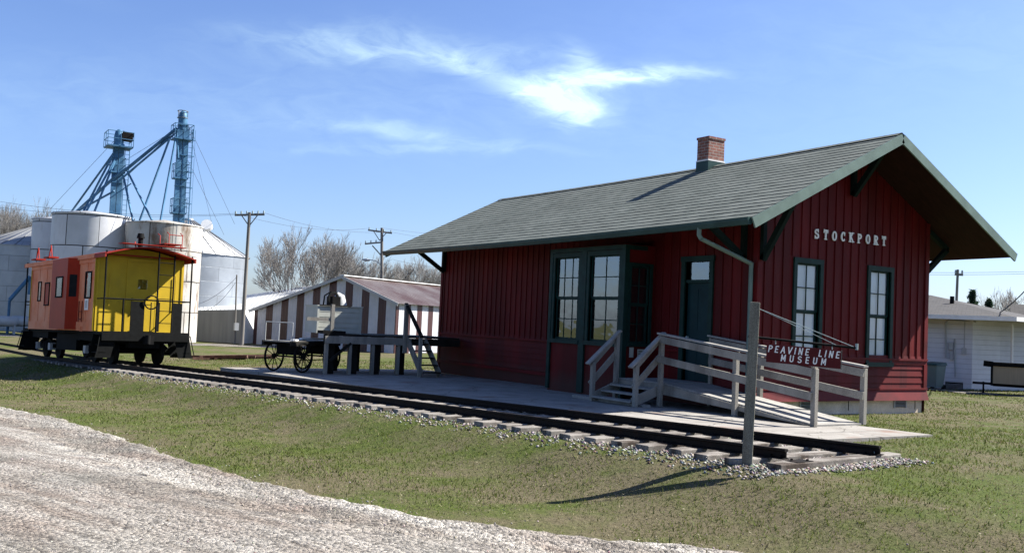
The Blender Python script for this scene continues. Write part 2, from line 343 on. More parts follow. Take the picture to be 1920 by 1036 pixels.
def gravelmat(name, ca, cb, cc, dark=.5, strk=True):
    m, g, b = newmat(name); co = g.n('ShaderNodeTexCoord').outputs['Object']
    v1 = g.n('ShaderNodeTexVoronoi'); g.put(v1.inputs['Vector'], co); v1.inputs['Scale'].default_value = 30
    v2 = g.n('ShaderNodeTexVoronoi'); g.put(v2.inputs['Vector'], co); v2.inputs['Scale'].default_value = 115
    x1 = g.sep(v1.outputs['Color'])[0]; x2 = g.sep(v2.outputs['Color'])[1]
    m0 = g.n('ShaderNodeMapping'); g.put(m0.inputs[0], co); m0.inputs['Rotation'].default_value = (0, 0, R(-20)); mp = g.n('ShaderNodeMapping'); g.put(mp.inputs[0], m0.outputs[0]); mp.inputs['Scale'].default_value = (.16, 1.5, 1)
    st = g.noise(mp.outputs[0], 1.3, 8, .66); bl = g.noise(co, .8, 7, .65)
    base = g.mix(g.ramp(bl, [(.35, 0.0), (.65, 1.0)]), ca, cb)
    col = g.mix(g.ramp(st, [(.45, 0.0), (.66, 1.0)]), base, cc)
    col = g.mix(1.0, col, g.ramp(x1, [(0.0, dark), (.45, .9), (1.0, 1.25)]), 'MULTIPLY')
    col = g.mix(1.0, col, g.ramp(x2, [(0.0, dark + .1), (.4, 1.0), (1.0, 1.08)]), 'MULTIPLY')
    g.put(b.inputs['Base Color'], col); b.inputs['Roughness'].default_value = .9; b.inputs['Specular IOR Level'].default_value = .2
    h = g.m('ADD', g.m('MULTIPLY', v1.outputs['Distance'], -1.0), g.m('MULTIPLY', v2.outputs['Distance'], -.5)); h = g.m('ADD', h, g.m('MULTIPLY', st, 1.5))
    bp = g.n('ShaderNodeBump'); bp.inputs['Distance'].default_value = .022; g.put(bp.inputs['Height'], h); g.put(b.inputs['Normal'], bp.outputs[0]); return m
M_road = gravelmat('white_limestone_gravel', (.245, .20, .165), (.20, .185, .158), (.42, .395, .35), .36)
M_lane = gravelmat('pale_lane_gravel', (.20, .18, .155), (.17, .155, .135), (.24, .22, .19))
M_ballbed = gravelmat('ballast_bed', (.30, .28, .25), (.22, .20, .17), (.34, .32, .29), .4)
def tintmat(name, rough=.8, transl=0.0):
    m, g, b = newmat(name); a = g.n('ShaderNodeAttribute', attribute_name='tint'); g.put(b.inputs['Base Color'], a.outputs['Color']); b.inputs['Roughness'].default_value = rough; b.inputs['Specular IOR Level'].default_value = .2
    if transl:
        t = g.n('ShaderNodeBsdfTranslucent'); g.put(t.inputs[0], a.outputs['Color']); mx = g.n('ShaderNodeMixShader'); mx.inputs[0].default_value = transl
        g.nt.links.new(b.outputs[0], mx.inputs[1]); g.nt.links.new(t.outputs[0], mx.inputs[2]); g.nt.links.new(mx.outputs[0], g.nt.nodes['Material Output'].inputs[0])
    return m
M_blade = tintmat('grass_blades', .7, .35); M_chip = tintmat('stone_chips', .85)

# ------------------------------------------------------------------ ground
def sst(t): t = np.clip(t, 0, 1); return t * t * (3 - 2 * t)
def nr(x): return .10 * x - .001 * x * x                 # near rail, y as a function of x
def railz(x): return .28 + .025 * np.maximum(x, -34)
def G(x, y):
    x = np.asarray(x, float); y = np.asarray(y, float)
    w = sst((y - 0.5) / 4.0); k = .025 * (1 - w) + .0145 * w
    far = sst((-x - 26) / 18)
    b = k * np.clip(x, -30, 0); b = b * (1 - far) + (-.75) * far
    rel = nr(np.clip(x, -40, 10)) - y
    d = .30 * sst((rel - .55) / 2.3)
    b = b + .075 * np.exp(-((x + .6) / 3.2) ** 2 - ((y - 4.6) / 2.6) ** 2)
    b = b + .085 * (1 - sst((np.abs(rel + .75) - 1.55) / 1.1)) * (1 - sst((x - .5) / 2.2))
    n = .018 * np.sin(x * 1.3 + y * .7) * np.sin(y * 1.1 - x * .4) + .012 * np.sin(x * 3.1) * np.sin(y * 2.7 + 1)
    return b - d + n * sst((np.abs(rel + .75) - 1.6) / 1) + .012 * np.clip(x, 0, 12) * 0
def gx(x, y): return float(G(x, y))
xs = np.concatenate([-np.geomspace(900, 46, 26), np.arange(-45, 14.01, .2), np.geomspace(15, 900, 22)])
ys = np.concatenate([-np.geomspace(900, 14, 22), np.arange(-13, 16.01, .2), np.geomspace(17, 900, 26)])
X, Y = np.meshgrid(xs, ys, indexing='ij'); Z = G(X, Y)
nx, ny = X.shape; idx = np.arange(nx * ny).reshape(nx, ny)
F = np.stack([idx[:-1, :-1], idx[1:, :-1], idx[1:, 1:], idx[:-1, 1:]], -1).reshape(-1, 4)
o = npmesh('ground', np.stack([X, Y, Z], -1).reshape(-1, 3), F, M_ground); setp(o, kind='structure')
o.data.polygons.foreach_set('use_smooth', [True] * len(o.data.polygons))

# gravel road: from its grassy edge towards the camera side
EDGE = [(-80, -17.5), (-50, -13.2), (-30, -9.9), (-20, -7.9), (-15.7, -7.05), (-12.7, -6.36), (-10.1, -5.85), (-7, -5.53), (-5.1, -5.36), (-4.0, -5.14), (-2.8, -4.88), (-1.3, -4.55), (-.37, -4.18), (.4, -3.62), (1.04, -3.05), (1.67, -2.45), (2.6, -1.9), (5, -1.2), (9, -.4), (16, .8)]
ex = np.array([e[0] for e in EDGE]); ey = np.array([e[1] for e in EDGE])
def edge_y(x): return np.interp(x, ex, ey)
rx = np.concatenate([np.linspace(-70, -20, 40)[:-1], np.arange(-20, 10, .08), np.linspace(10, 16, 12)])
tt = np.concatenate([np.arange(0, 1.2, .07), np.arange(1.2, 4, .25), np.arange(4, 14, .6), [16, 20, 26]])
RX, RT = np.meshgrid(rx, tt, indexing='ij')
jit = .07 * np.sin(rx * 2.9) * np.sin(rx * 1.3 + 1) + .02 * np.sin(rx * 9.7)
RY = edge_y(RX) + jit[:, None] * np.exp(-RT / 1.0) - RT
# shallow wheel ruts and a low bank of loose stone at the edge
RZ = G(RX, RY) + .04 + .022 * np.exp(-((RT - .35) / .22) ** 2) - .02 * np.exp(-((RT - .9) / .28) ** 2) - .018 * np.exp(-((RT - 2.5) / .35) ** 2) - .085 * sst(1 - RT / .42) + (.012 * np.sin(RX * 23 + RT * 5) * np.sin(RT * 17 + RX * 3) + .012 * np.sin(RX * 9.1 - RT * 31)) * (RT < 1.2)
idx = np.arange(RX.size).reshape(RX.shape)
F = np.stack([idx[:-1, :-1], idx[:-1, 1:], idx[1:, 1:], idx[1:, :-1]], -1).reshape(-1, 4)
o = npmesh('gravel_road', np.stack([RX, RY, RZ], -1).reshape(-1, 3), F[:, ::-1], M_road); setp(o, kind='structure')
o.data.polygons.foreach_set('use_smooth', [True] * len(o.data.polygons))
def strip(name, pts, w, m, dz=.02):
    mb = MB(); P = []
    for i in range(len(pts) - 1):
        for k in range(12):
            t = k / 12; P.append((pts[i][0] * (1 - t) + pts[i + 1][0] * t, pts[i][1] * (1 - t) + pts[i + 1][1] * t))
    P.append(pts[-1]); vs = []; fs = []
    for i, p in enumerate(P):
        a = P[max(i - 1, 0)]; b = P[min(i + 1, len(P) - 1)]; dx, dy = b[0] - a[0], b[1] - a[1]; L = math.hypot(dx, dy)
        for s_ in (-1, -.33, .33, 1):
            q = (p[0] - dy / L * w / 2 * s_, p[1] + dx / L * w / 2 * s_); vs.append((q[0], q[1], gx(*q) + dz))
    for i in range(len(P) - 1):
        for j in range(3): a = i * 4 + j; fs.append((a, a + 1, a + 5, a + 4))
    mb.add(vs, fs); o = mb.build(name, m); setp(o, kind='structure'); return o
strip('farm_lane', [(-66, -16), (-58, -3), (-54, 6), (-52, 14), (-49, 26), (-46, 50)], 3.6, M_lane)
strip('house_path', [(-24, 38), (-15, 22.8), (-9.4, 23.6), (0, 26), (14, 30)], 1.5, M_lane)

# concrete platform between the track and the depot
def slabz(x): return .10 + .013 * x
XR, XL = -1.78, -21.6
mb = MB(); n = 40; top = []; bot = []
for i in range(n + 1):
    x = XR + (XL - XR) * i / n; y0 = nr(x) + 1.5 + .40; y1 = 5.55 if x > -5.9 else 5.77
    if x < -19.7: y1 = 6.2
    top += [(x, y0, slabz(x)), (x, y1, slabz(x))]; bot += [(x, y0, slabz(x) - .5), (x, y1, slabz(x) - .5)]
fs = [(2 * i, 2 * i + 2, 2 * i + 3, 2 * i + 1)[::-1] for i in range(n)]
mb.add(top + bot, [(2 * i, 2 * i + 1, 2 * i + 3, 2 * i + 2) for i in range(n)][::1])
N2 = 2 * (n + 1)
mb.add(top + bot, [(2 * i, 2 * i + 2, N2 + 2 * i + 2, N2 + 2 * i) for i in range(n)] + [(2 * i + 3, 2 * i + 1, N2 + 2 * i + 1, N2 + 2 * i + 3) for i in range(n)] + [(1, 0, N2, N2 + 1), (2 * n, 2 * n + 1, N2 + 2 * n + 1, N2 + 2 * n)])
setp(mb.build('pavement', M_conc), kind='structure')

# ------------------------------------------------------------------ railway track
trk = thing('railway_track', 'short display track of rusty rails on bleached ties ending beside the sign post', 'railway track', (0, 0, 0))
RAILP = [(-.028, .0), (.028, .0), (.031, -.006), (.031, -.028), (.008, -.038), (.008, -.098), (.06, -.113), (.06, -.12), (-.06, -.12), (-.06, -.113), (-.008, -.098), (-.008, -.038), (-.031, -.028), (-.031, -.006)]
def rail(x0, x1, off, parent):
    mb = MB(); N = 60; vs = []; fs = []; K = len(RAILP)
    for i in range(N + 1):
        x = x0 + (x1 - x0) * i / N; sl_ = .10 - .002 * x; L = math.hypot(1, sl_); nxx, nyy = -sl_ / L, 1 / L
        cx_, cyy = x, nr(x)
        cx_ += nxx * off; cyy += nyy * off; z = float(railz(x))
        for (a, b) in RAILP: vs.append((cx_ + nxx * a, cyy + nyy * a, z + b))
    for i in range(N):
        for k in range(K): fs.append((i * K + k, i * K + (k + 1) % K, (i + 1) * K + (k + 1) % K, (i + 1) * K + k))
    fs.append(tuple(range(K))); fs.append(tuple(N * K + k for k in range(K))[::-1])
    mb.add(vs, fs)
    return mb.build('rail', M_rail, parent)
rail(0.0, -48, 0, trk); r2 = rail(.30, -48, 1.505, trk)
for off, x in ((0, -.06), (0, -.2), (1.505, .22), (1.505, .06), (1.505, -.1)):
    MB().wheel((x - .1 * off, nr(x) + off - .02, float(railz(x)) - .09), (0.1, -1, 0), .017, .05, 10).build('fishplate_bolt', M_insul if off > 1 else M_steel, trk)
mb = MB(); mb.bar((.24 - .15, nr(0) + 1.505 - .03, float(railz(0)) - .09), (-.5 - .15, nr(-.5) + 1.505 - .03, float(railz(-.5)) - .09), .03, .075); mb.build('fishplate', M_rail, trk)
x = .18; k = 0
while x > -46 and k < 96:
    sl_ = .10 - .002 * x; a = math.atan(sl_) + random.uniform(-.03, .03); z = float(railz(x)) - .12
    L = 2.55 + random.uniform(-.08, .08); c = (x - .75 * sl_, nr(x) + .75 + random.uniform(-.05, .05))
    wd = .22 + random.uniform(-.02, .02)
    d = (-math.sin(a), math.cos(a))
    mb = MB(); mb.bar((c[0] - d[0] * L / 2, c[1] - d[1] * L / 2, z - .085), (c[0] + d[0] * L / 2, c[1] + d[1] * L / 2, z - .085 + random.uniform(-.01, .01)), wd, .17)
    tie_ = mb.build('tie', M_tie, trk, bevel=.012)
    if x > -22:
        for off_ in (0, 1.505):
            q0 = Vector((x - off_ * sl_, nr(x) + off_, z))
            mb = MB(); mb.bar(q0 + Vector((d[0], d[1], 0)) * -.15 + Vector((0, 0, .004)), q0 + Vector((d[0], d[1], 0)) * .15 + Vector((0, 0, .004)), .17, .008)
            for sx_, sd_ in ((-.05, -.085), (.05, .085)): p_ = q0 + Vector((d[0], d[1], 0)) * sd_ + Vector((sx_, 0, 0)); mb.bar(p_, p_ + Vector((0, 0, .03)), .022, .022)
            mb.build('tie_plate', M_rail, tie_)
    x -= .50 + random.uniform(-.03, .03); k += 1
# cross ties lying at the end between the rails
for (xa, dz) in ((.62, -.22),):
    mb = MB(); mb.bar((xa - .12, -.25, .0), (xa + .02, 1.85, .0), .13, .11); mb.build('tie', M_tie, trk, bevel=.012)

def stones(name, P, size, tints, m, label=None, cat=None, kind='stuff'):
    n = len(P); base = np.array([(1, 0, 0), (-1, 0, 0), (0, 1, 0), (0, -1, 0), (0, 0, 1), (0, 0, -1)], float)
    F0 = np.array([(0, 2, 4), (2, 1, 4), (1, 3, 4), (3, 0, 4), (2, 0, 5), (1, 2, 5), (3, 1, 5), (0, 3, 5)])
    J = base[None] * rng.uniform(.55, 1.35, (n, 6, 1)) + rng.normal(0, .22, (n, 6, 3))
    q = rng.normal(size=(n, 3)); q /= np.linalg.norm(q, axis=1)[:, None]
    a = rng.uniform(0, 6.28, n); K = np.zeros((n, 3, 3)); K[:, 0, 1] = -q[:, 2]; K[:, 0, 2] = q[:, 1]; K[:, 1, 0] = q[:, 2]; K[:, 1, 2] = -q[:, 0]; K[:, 2, 0] = -q[:, 1]; K[:, 2, 1] = q[:, 0]
    Rm = np.eye(3)[None] + np.sin(a)[:, None, None] * K + (1 - np.cos(a))[:, None, None] * (K @ K)
    J = np.einsum('nij,nkj->nki', Rm, J) * size[:, None, None]; J[..., 2] *= .8
    V = (J + P[:, None, :]).reshape(-1, 3); F = (F0[None] + np.arange(n)[:, None, None] * 6).reshape(-1, 3)
    col = np.repeat(np.concatenate([tints, np.ones((n, 1))], 1), 6, axis=0)
    o = npmesh(name, V, F, m, col); setp(o, label, cat, kind=kind); return o
# ballast
n = 26000; t = rng.uniform(0, 1, n) ** 1.6; bx = .45 - 26 * t; side = rng.uniform(-1.05, 1.95, n) ; by = nr(bx) + side + rng.normal(0, .06, n)
n2 = 800; e1 = rng.uniform(-.6, .6, n2); e2 = rng.uniform(-.8, 2.0, n2); bx = np.concatenate([bx, e1]); by = np.concatenate([by, e2])
rel = by - nr(bx); out = np.abs(rel - .75)
bz = G(bx, by) * 0 + (.28 + .025 * bx) - .12 - .075 - .12 * sst((out - 1.15) / .5) - .03 * rng.uniform(0, 1, len(bx))
gz = G(bx, by); bz = np.maximum(bz, gz + .005); keep = (rng.uniform(0, 1, len(bx)) < np.where(rel < -.6, .35, .9)) & ~((by > nr(bx) + 1.88) & (bx < XR))
bx, by, bz = bx[keep], by[keep], bz[keep]; n = len(bx)
tn = rng.uniform(.2, 1.0, (n, 1)) ** 1.3 * np.array([[.36, .34, .31]]) + rng.normal(0, .02, (n, 3)); bb = rng.uniform(0, 1, n) < .25; tn[bb] *= np.array([.7, .62, .52]); tn = np.clip(tn, .03, .8)
stones('ballast_gravel', np.stack([bx, by, bz], -1), rng.uniform(.012, .03, n), tn, M_chip, 'loose pale grey stones heaped between and along the ties', 'gravel')
# ballast bed sheet
mb = MB(); vs = []; fs = []; N = 120; prof = [(-.95, -.40), (-.55, -.28), (-.1, -.215), (1.6, -.215), (1.95, -.27)]
for i in range(N + 1):
    x = -.05 - 46 * i / N
    for (a, b) in prof:
        zz = float(railz(min(x, .3))) + b
        if a < -.9: zz = gx(x, nr(x) + a) - .03
        vs.append((x, nr(x) + a + .05 * math.sin(i * 2.1 + a), zz - (.08 if i == 0 else 0)))
for i in range(N):
    for j in range(4): a = i * 5 + j; fs.append((a, a + 1, a + 6, a + 5))
mb.add(vs, fs); setp(mb.build('ballast_bed', M_ballbed), kind='structure')

# ------------------------------------------------------------------ depot
xG, yF, Wd, Ln, OG, OF, ze, zr = -5.9135, 5.7755, 5.722, 13.714, 1.2467, 1.4926, 3.661, 5.843
xw0 = xG - Ln; yB = yF + Wd; ym = yF + Wd / 2; pit = (zr - ze) / (Wd / 2 + OF)
wz = lambda y: zr - abs(y - ym) * pit            # underside line of the roof
DO = Vector((xG - Ln / 2, ym, 0))
dep = thing('depot', 'dark red board and batten railway depot with a grey green shingle roof', 'station building', DO)
def dmb(): return MB(DO)
def holes_wall(mb, ax, pos, a0, a1, z0, z1, holes, depth, inward):
    """wall of cells in plane ax=pos with rectangular holes and reveals; inward = sign along ax into the house"""
    A = sorted({a0, a1, *[h[0] for h in holes], *[h[1] for h in holes]}); Zs = sorted({z0, z1, *[h[2] for h in holes], *[h[3] for h in holes]})
    P = lambda a, z, d=0: (pos + inward * d, a, z) if ax == 0 else (a, pos + inward * d, z)
    for i in range(len(A) - 1):
        for j in range(len(Zs) - 1):
            ca, cz = (A[i] + A[i + 1]) / 2, (Zs[j] + Zs[j + 1]) / 2
            if any(h[0] < ca < h[1] and h[2] < cz < h[3] for h in holes): continue
            mb.add([P(A[i], Zs[j]), P(A[i + 1], Zs[j]), P(A[i + 1], Zs[j + 1]), P(A[i], Zs[j + 1])], [(0, 1, 2, 3)])
    for h in holes:
        c = [(h[0], h[2]), (h[1], h[2]), (h[1], h[3]), (h[0], h[3])]
        for i in range(4):
            a, b = c[i], c[(i + 1) % 4]; mb.add([P(*a), P(*b), P(*b, depth), P(*a, depth)], [(0, 1, 2, 3)])
GW = [(6.93, 7.66, 1.08, 3.14), (9.36, 10.09, 1.08, 3.14)]
BX0, BX1, BY = -12.03, -9.08, 4.90
doorh = (-8.03, -7.27, .50, 3.13)
FW = [doorh]; zb0 = .22
w = dmb()
zt = wz(yF) - .0
holes_wall(w, 0, xG, yF, yB, zb0, zt, GW, .12, -1)
w.add([(xG, yF, zt), (xG, yB, zt), (xG, ym, zr)], [(0, 1, 2)])
holes_wall(w, 1, yF, xw0, xG, zb0 - .35, zt, FW + [(BX0 + .1, BX1 - .1, .9, 3.3)], .12, 1)
holes_wall(w, 0, xw0, yF, yB, zb0 - .35, zt, [], .1, 1); w.add([(xw0, yF, zt), (xw0, yB, zt), (xw0, ym, zr)], [(0, 1, 2)])
holes_wall(w, 1, yB, xw0, xG, zb0 - .35, zt, [], .1, -1)
# battens on the gable end
def clear(a, z0, z1, holes, m=.13): return [h for h in holes if h[0] - m < a < h[1] + m]
y = yF + .21; 
while y < yB - .12:
    zt_ = wz(y) - .01; hs_ = clear(y, 0, 0, GW)
    segs = [(1.18, zt_)] if not hs_ else [(hs_[0][3] + .13, zt_)]
    for (a, b) in segs: w.box((xG - .01, y - .022, a), (xG + .022, y + .022, b))
    y += .272
x = xw0 + .2
while x < xG - .12:
    if not (BX0 - .02 < x < BX1 + .02):
        a = 1.16 if not clear(x, 0, 0, [doorh]) else doorh[3] + .13
        w.box((x - .022, yF + .01, a), (x + .022, yF - .022, zt + .0))
    x += .272
# lap siding below the belt on both faces
z = .30
while z < 1.10:
    for (y0, y1) in ((yF, yB),):
        w.add([(xG + .022, y0, z), (xG + .022, y1, z), (xG + .004, y1, z + .155), (xG + .004, y0, z + .155), (xG, y0, z - .002), (xG, y1, z - .002)], [(0, 1, 2, 3), (4, 5, 1, 0)])
    for (x0, x1) in ((xw0, BX0), (BX1, doorh[0] - .1), (doorh[1] + .1, xG)):
        w.add([(x0, yF - .022, z), (x1, yF - .022, z), (x1, yF - .004, z + .155), (x0, yF - .004, z + .155), (x0, yF, z - .002), (x1, yF, z - .002)], [(0, 1, 2, 3), (4, 5, 1, 0)])
    z += .157
wall = w.build('wall', M_red, dep)
# trim: belt course, corner boards, water table and flared skirt
t = dmb()
t.box((xG - .01, yF - .03, 1.13), (xG + .055, yB + .03, 1.175)); t.box((xG - .01, yF - .02, 1.04), (xG + .032, yB + .02, 1.129))
t.box((xG - .01, yF - .03, .455), (xG + .06, yB + .03, .50))
t.box((xG - .1, yF - .035, .5), (xG + .035, yF + .09, 1.04)); t.box((xG - .1, yB - .09, .5), (xG + .035, yB + .035, 1.04))
t.box((xG - .1, yF - .03, 1.175), (xG + .03, yF + .10, wz(yF) - .02)); t.box((xG - .1, yB - .10, 1.175), (xG + .03, yB + .03, wz(yB) - .02))
for (y0, y1) in ((yF - .03, yB + .03),):
    t.add([(xG + .03, y0, .455), (xG + .03, y1, .455), (xG + .10, y1, .22), (xG + .10, y0, .22), (xG - .02, y0, .22), (xG - .02, y1, .22)], [(0, 3, 2, 1), (3, 4, 5, 2)])
for (x0, x1) in ((xw0, BX0), (BX1, doorh[0] - .12), (doorh[1] + .12, xG - .1)):
    t.box((x0, yF + .01, 1.12), (x1, yF - .055, 1.165)); t.box((x0, yF + .01, .2), (x1, yF - .05, .29))
t.box((xw0 - .03, yF - .03, .0), (xw0 + .1, yF + .1, zt)); 
t.build('trim', M_redtrim, dep)
f = dmb(); f.box((xw0 + .02, yF + .03, -.6), (xG - .05, yB - .03, .24))
fo = f.build('foundation', M_found, dep)
for yv in (7.42, 10.62, ):
    v = dmb(); v.box((xG - .06, yv - .2, .055), (xG - .03, yv + .2, .205)); vo = v.build('vent', M_glassdark, fo)
    v = dmb()
    for k in range(5): v.box((xG - .035, yv - .19, .07 + k * .03), (xG - .02, yv + .19, .078 + k * .03))
    v.box((xG - .045, yv - .225, .04), (xG - .012, yv - .2, .215)); v.box((xG - .045, yv + .2, .04), (xG - .012, yv + .225, .215)); v.build('vent_grille', M_ac, fo)
for yv in (6.5, 8.8, 11.2): f2 = dmb(); f2.box((xG - .055, yv, .0), (xG - .044, yv + .02, .21)); f2.build('joint', M_steel, fo)

def window(ax, pos, out, a0, a1, z0, z1, cols, rows, blind=True, fw=.10, glass=M_glass, parent=dep, mk=dmb, curt=True):
    """sash window: casing (part) > sash bars, pane, blind. out: sign of the outward normal along ax"""
    P = (lambda d, a, z: (pos + out * d, a, z)) if ax == 0 else (lambda d, a, z: (a, pos + out * d, z))
    fr = mk()
    fr.box(P(-.09, a0 - fw, z1), P(.045, a1 + fw, z1 + fw * 1.1)); fr.box(P(-.09, a0 - fw - .02, z0 - fw), P(.07, a1 + fw + .02, z0))
    fr.box(P(-.09, a0 - fw, z0), P(.04, a0, z1)); fr.box(P(-.09, a1, z0), P(.04, a1 + fw, z1))
    fo_ = fr.build('window', M_green, parent)
    zm = (z0 + z1) / 2; sb = mk()
    for (s0, s1, d) in ((z0, zm, -.065), (zm, z1, -.04)):
        sb.box(P(d - .015, a0, s0), P(d + .015, a1, s0 + .045)); sb.box(P(d - .015, a0, s1 - .035), P(d + .015, a1, s1))
        sb.box(P(d - .015, a0, s0 + .045), P(d + .015, a0 + .04, s1 - .035)); sb.box(P(d - .015, a1 - .04, s0 + .045), P(d + .015, a1, s1 - .035))
        for c in range(1, cols): a = a0 + (a1 - a0) * c / cols; sb.box(P(d - .01, a - .011, s0 + .045), P(d + .01, a + .011, s1 - .035))
        for r_ in range(1, rows): zz = s0 + (s1 - s0) * r_ / rows; sb.box(P(d - .012, a0 + .04, zz - .011), P(d + .012, a1 - .04, zz + .011))
    sb.build('sash_bars', M_green, fo_)
    gl = mk(); 
    for (s0, s1, d) in ((z0, zm, -.065), (zm, z1, -.04)):
        c = [P(d, a0 + .01, s0 + .01), P(d, a1 - .01, s0 + .01), P(d, a1 - .01, s1 - .01), P(d, a0 + .01, s1 - .01)]; gl.add(c, [(0, 1, 2, 3)])
    gl.build('pane', glass, fo_)
    if curt:
        b = mk(); N = 14; vs = []; 
        hi = z1
        for i in range(N + 1):
            a = a0 + (a1 - a0) * i / N; d = -.082 - .006 * math.sin(i * 1.9); vs += [P(d, a, z0 - .02), P(d, a, hi)]
        b.add(vs, [(2 * i, 2 * i + 2, 2 * i + 3, 2 * i + 1) for i in range(N)], sm=True); b.build('blind', M_curtain, fo_)
    return fo_
for h in GW: window(0, xG, 1, *h, 2, 2)

# bay window on the track side
b = dmb()
bw = [(BX0 + .18, BX0 + 1.18, 1.25, 3.28), (BX0 + 1.62, BX1 - .20, 1.25, 3.28)]
holes_wall(b, 1, BY, BX0, BX1, -.1, 3.52, bw, .1, 1)
sw = [(BY + .15, yF - .16, 1.25, 3.02)]
holes_wall(b, 0, BX1, BY, yF, -.1, 3.52, sw, .1, -1); holes_wall(b, 0, BX0, BY, yF, -.1, 3.52, [], .1, 1)
b.add([(BX0, BY, 3.52), (BX1, BY, 3.52), (BX1, yF, 3.62), (BX0, yF, 3.62)], [(0, 1, 2, 3)])
bay = b.build('bay', M_red, dep)
for h in bw: window(1, BY, -1, *h, 3 if h[0] < -11.0 else 2, 2, glass=M_glassb, parent=bay, curt=False)
window(0, BX1, 1, *sw[0], 2, 2, glass=M_glassb, parent=bay, curt=False, fw=.07)
b = dmb()
for (xa, xb) in ((BX0 - .03, BX0 + .09), (BX0 + 1.29, BX0 + 1.51), (BX1 - .10, BX1 + .03)): b.box((xa, BY - .052, .0), (xb, BY + .01, 3.4))
b.box((BX1 - .09, BY + .012, 0), (BX1 + .03, BY + .075, 3.4)); b.box((BX0 - .03, BY - .056, 3.4), (BX1 + .03, BY + .6, 3.5)); b.build('bay_trim', M_green, bay)
# shelves and dark objects glimpsed inside the bay
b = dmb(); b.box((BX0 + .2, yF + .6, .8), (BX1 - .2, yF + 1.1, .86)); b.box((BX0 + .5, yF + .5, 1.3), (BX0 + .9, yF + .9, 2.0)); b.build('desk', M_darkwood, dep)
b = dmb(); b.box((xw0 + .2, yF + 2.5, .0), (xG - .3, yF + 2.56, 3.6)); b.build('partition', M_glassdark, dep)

# door
d = dmb(); dp = .06
d.box((doorh[0] - .12, yF - .045, doorh[2] - .05), (doorh[0], yF + .12, doorh[3])); d.box((doorh[1], yF - .045, doorh[2] - .05), (doorh[1] + .12, yF + .12, doorh[3]))
d.box((doorh[0] - .14, yF - .05, doorh[3]), (doorh[1] + .14, yF + .12, doorh[3] + .12)); d.box((doorh[0], yF + .0, 2.66), (doorh[1], yF + .1, 2.73))
df = d.build('door_frame', M_green, dep)
d = dmb(); d.box((doorh[0], yF + .07, doorh[2]), (doorh[1], yF + .11, 2.66))
dd = d.build('door', M_blue, df)
d = dmb()
for (a0, a1, z0, z1) in ((.09, .34, .15, .95), (.42, .67, .15, .95), (.09, .34, 1.1, 2.02), (.42, .67, 1.1, 2.02)):
    d.box((doorh[0] + a0, yF + .062, .5 + z0), (doorh[0] + a1, yF + .071, .5 + z1))
d.build('door_panel', M_blue, dd)
d = dmb(); d.wheel((doorh[0] + .06, yF + .04, 1.45), (0, 1, 0), .03, .05, 12); d.build('handle', M_insul, dd)
d = dmb(); d.add([(doorh[0], yF + .06, 2.73), (doorh[1], yF + .06, 2.73), (doorh[1], yF + .06, 3.13), (doorh[0], yF + .06, 3.13)], [(0, 1, 2, 3)]); d.build('transom_pane', M_glassb, df)
# paper notices beside the door and on the bay
d = dmb(); d.box((BX1 + .012, 5.08, .93), (BX1 + .02, 5.2, 1.16)); d.build('notice', M_cream, dep)
d = dmb(); d.box((BX1 + .012, 5.32, .88), (BX1 + .02, 5.56, 1.12)); nn = d.build('notice', M_cream, dep)
d = dmb()
for k in range(4): d.box((BX1 + .02, 5.34, .91 + k * .05), (BX1 + .024, 5.54, .93 + k * .05))
d.build('notice_lines', M_darkwood, nn)

# roof
RT = .10; x0r, x1r = xw0 - OG, xG + OG
def sag(x): t = (x - x0r) / (x1r - x0r); return -.055 * math.sin(math.pi * min(max(t, 0), 1))
rf = dmb(); N = 18; Ls = math.hypot(Wd / 2 + OF, zr - ze); nC = 21
for sgn in (-1, 1):
    ny_, nz_ = sgn * math.sin(math.atan(pit)), math.cos(math.atan(pit))
    for c in range(nC):
        s0 = Ls * c / nC; s1 = Ls * (c + 1) / nC + .0       # distance from the eave
        for i in range(N):
            xa = x0r + (x1r - x0r) * i / N; xb = x0r + (x1r - x0r) * (i + 1) / N
            def pt(x, s_, h):
                yy = ym + sgn * (Wd / 2 + OF - s_ * math.cos(math.atan(pit))); zz = ze + s_ * math.sin(math.atan(pit)) + sag(x)
                return (x, yy + ny_ * h, zz + nz_ * h)
            lo, hi = RT + .009, RT
            vs = [pt(xa, s0, lo), pt(xb, s0, lo), pt(xb, s1, hi), pt(xa, s1, hi), pt(xa, s0, hi - .004), pt(xb, s0, hi - .004)]
            rf.add(vs, [(0, 1, 2, 3), (4, 5, 1, 0)] if sgn < 0 else [(3, 2, 1, 0), (0, 1, 5, 4)], [[(xa, s0), (xb, s0), (xb, s1), (xa, s1)], [(xa, s0), (xb, s0), (xb, s0), (xa, s0)]])
for i in range(N):       # ridge cap
    xa = x0r + (x1r - x0r) * i / N; xb = x0r + (x1r - x0r) * (i + 1) / N
    for sgn in (-1, 1):
        q = []
        for x in (xa, xb):
            q += [(x, ym, zr + sag(x) + RT * 1.12 + .03), (x, ym + sgn * .14, zr + sag(x) + RT * 1.12 + .03 - .14 * pit)]
        rf.add(q, [(0, 2, 3, 1)] if sgn > 0 else [(1, 3, 2, 0)], [[(xa, 9), (xb, 9), (xb, 9.1), (xa, 9.1)]])
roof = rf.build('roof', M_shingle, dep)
so_ = dmb()
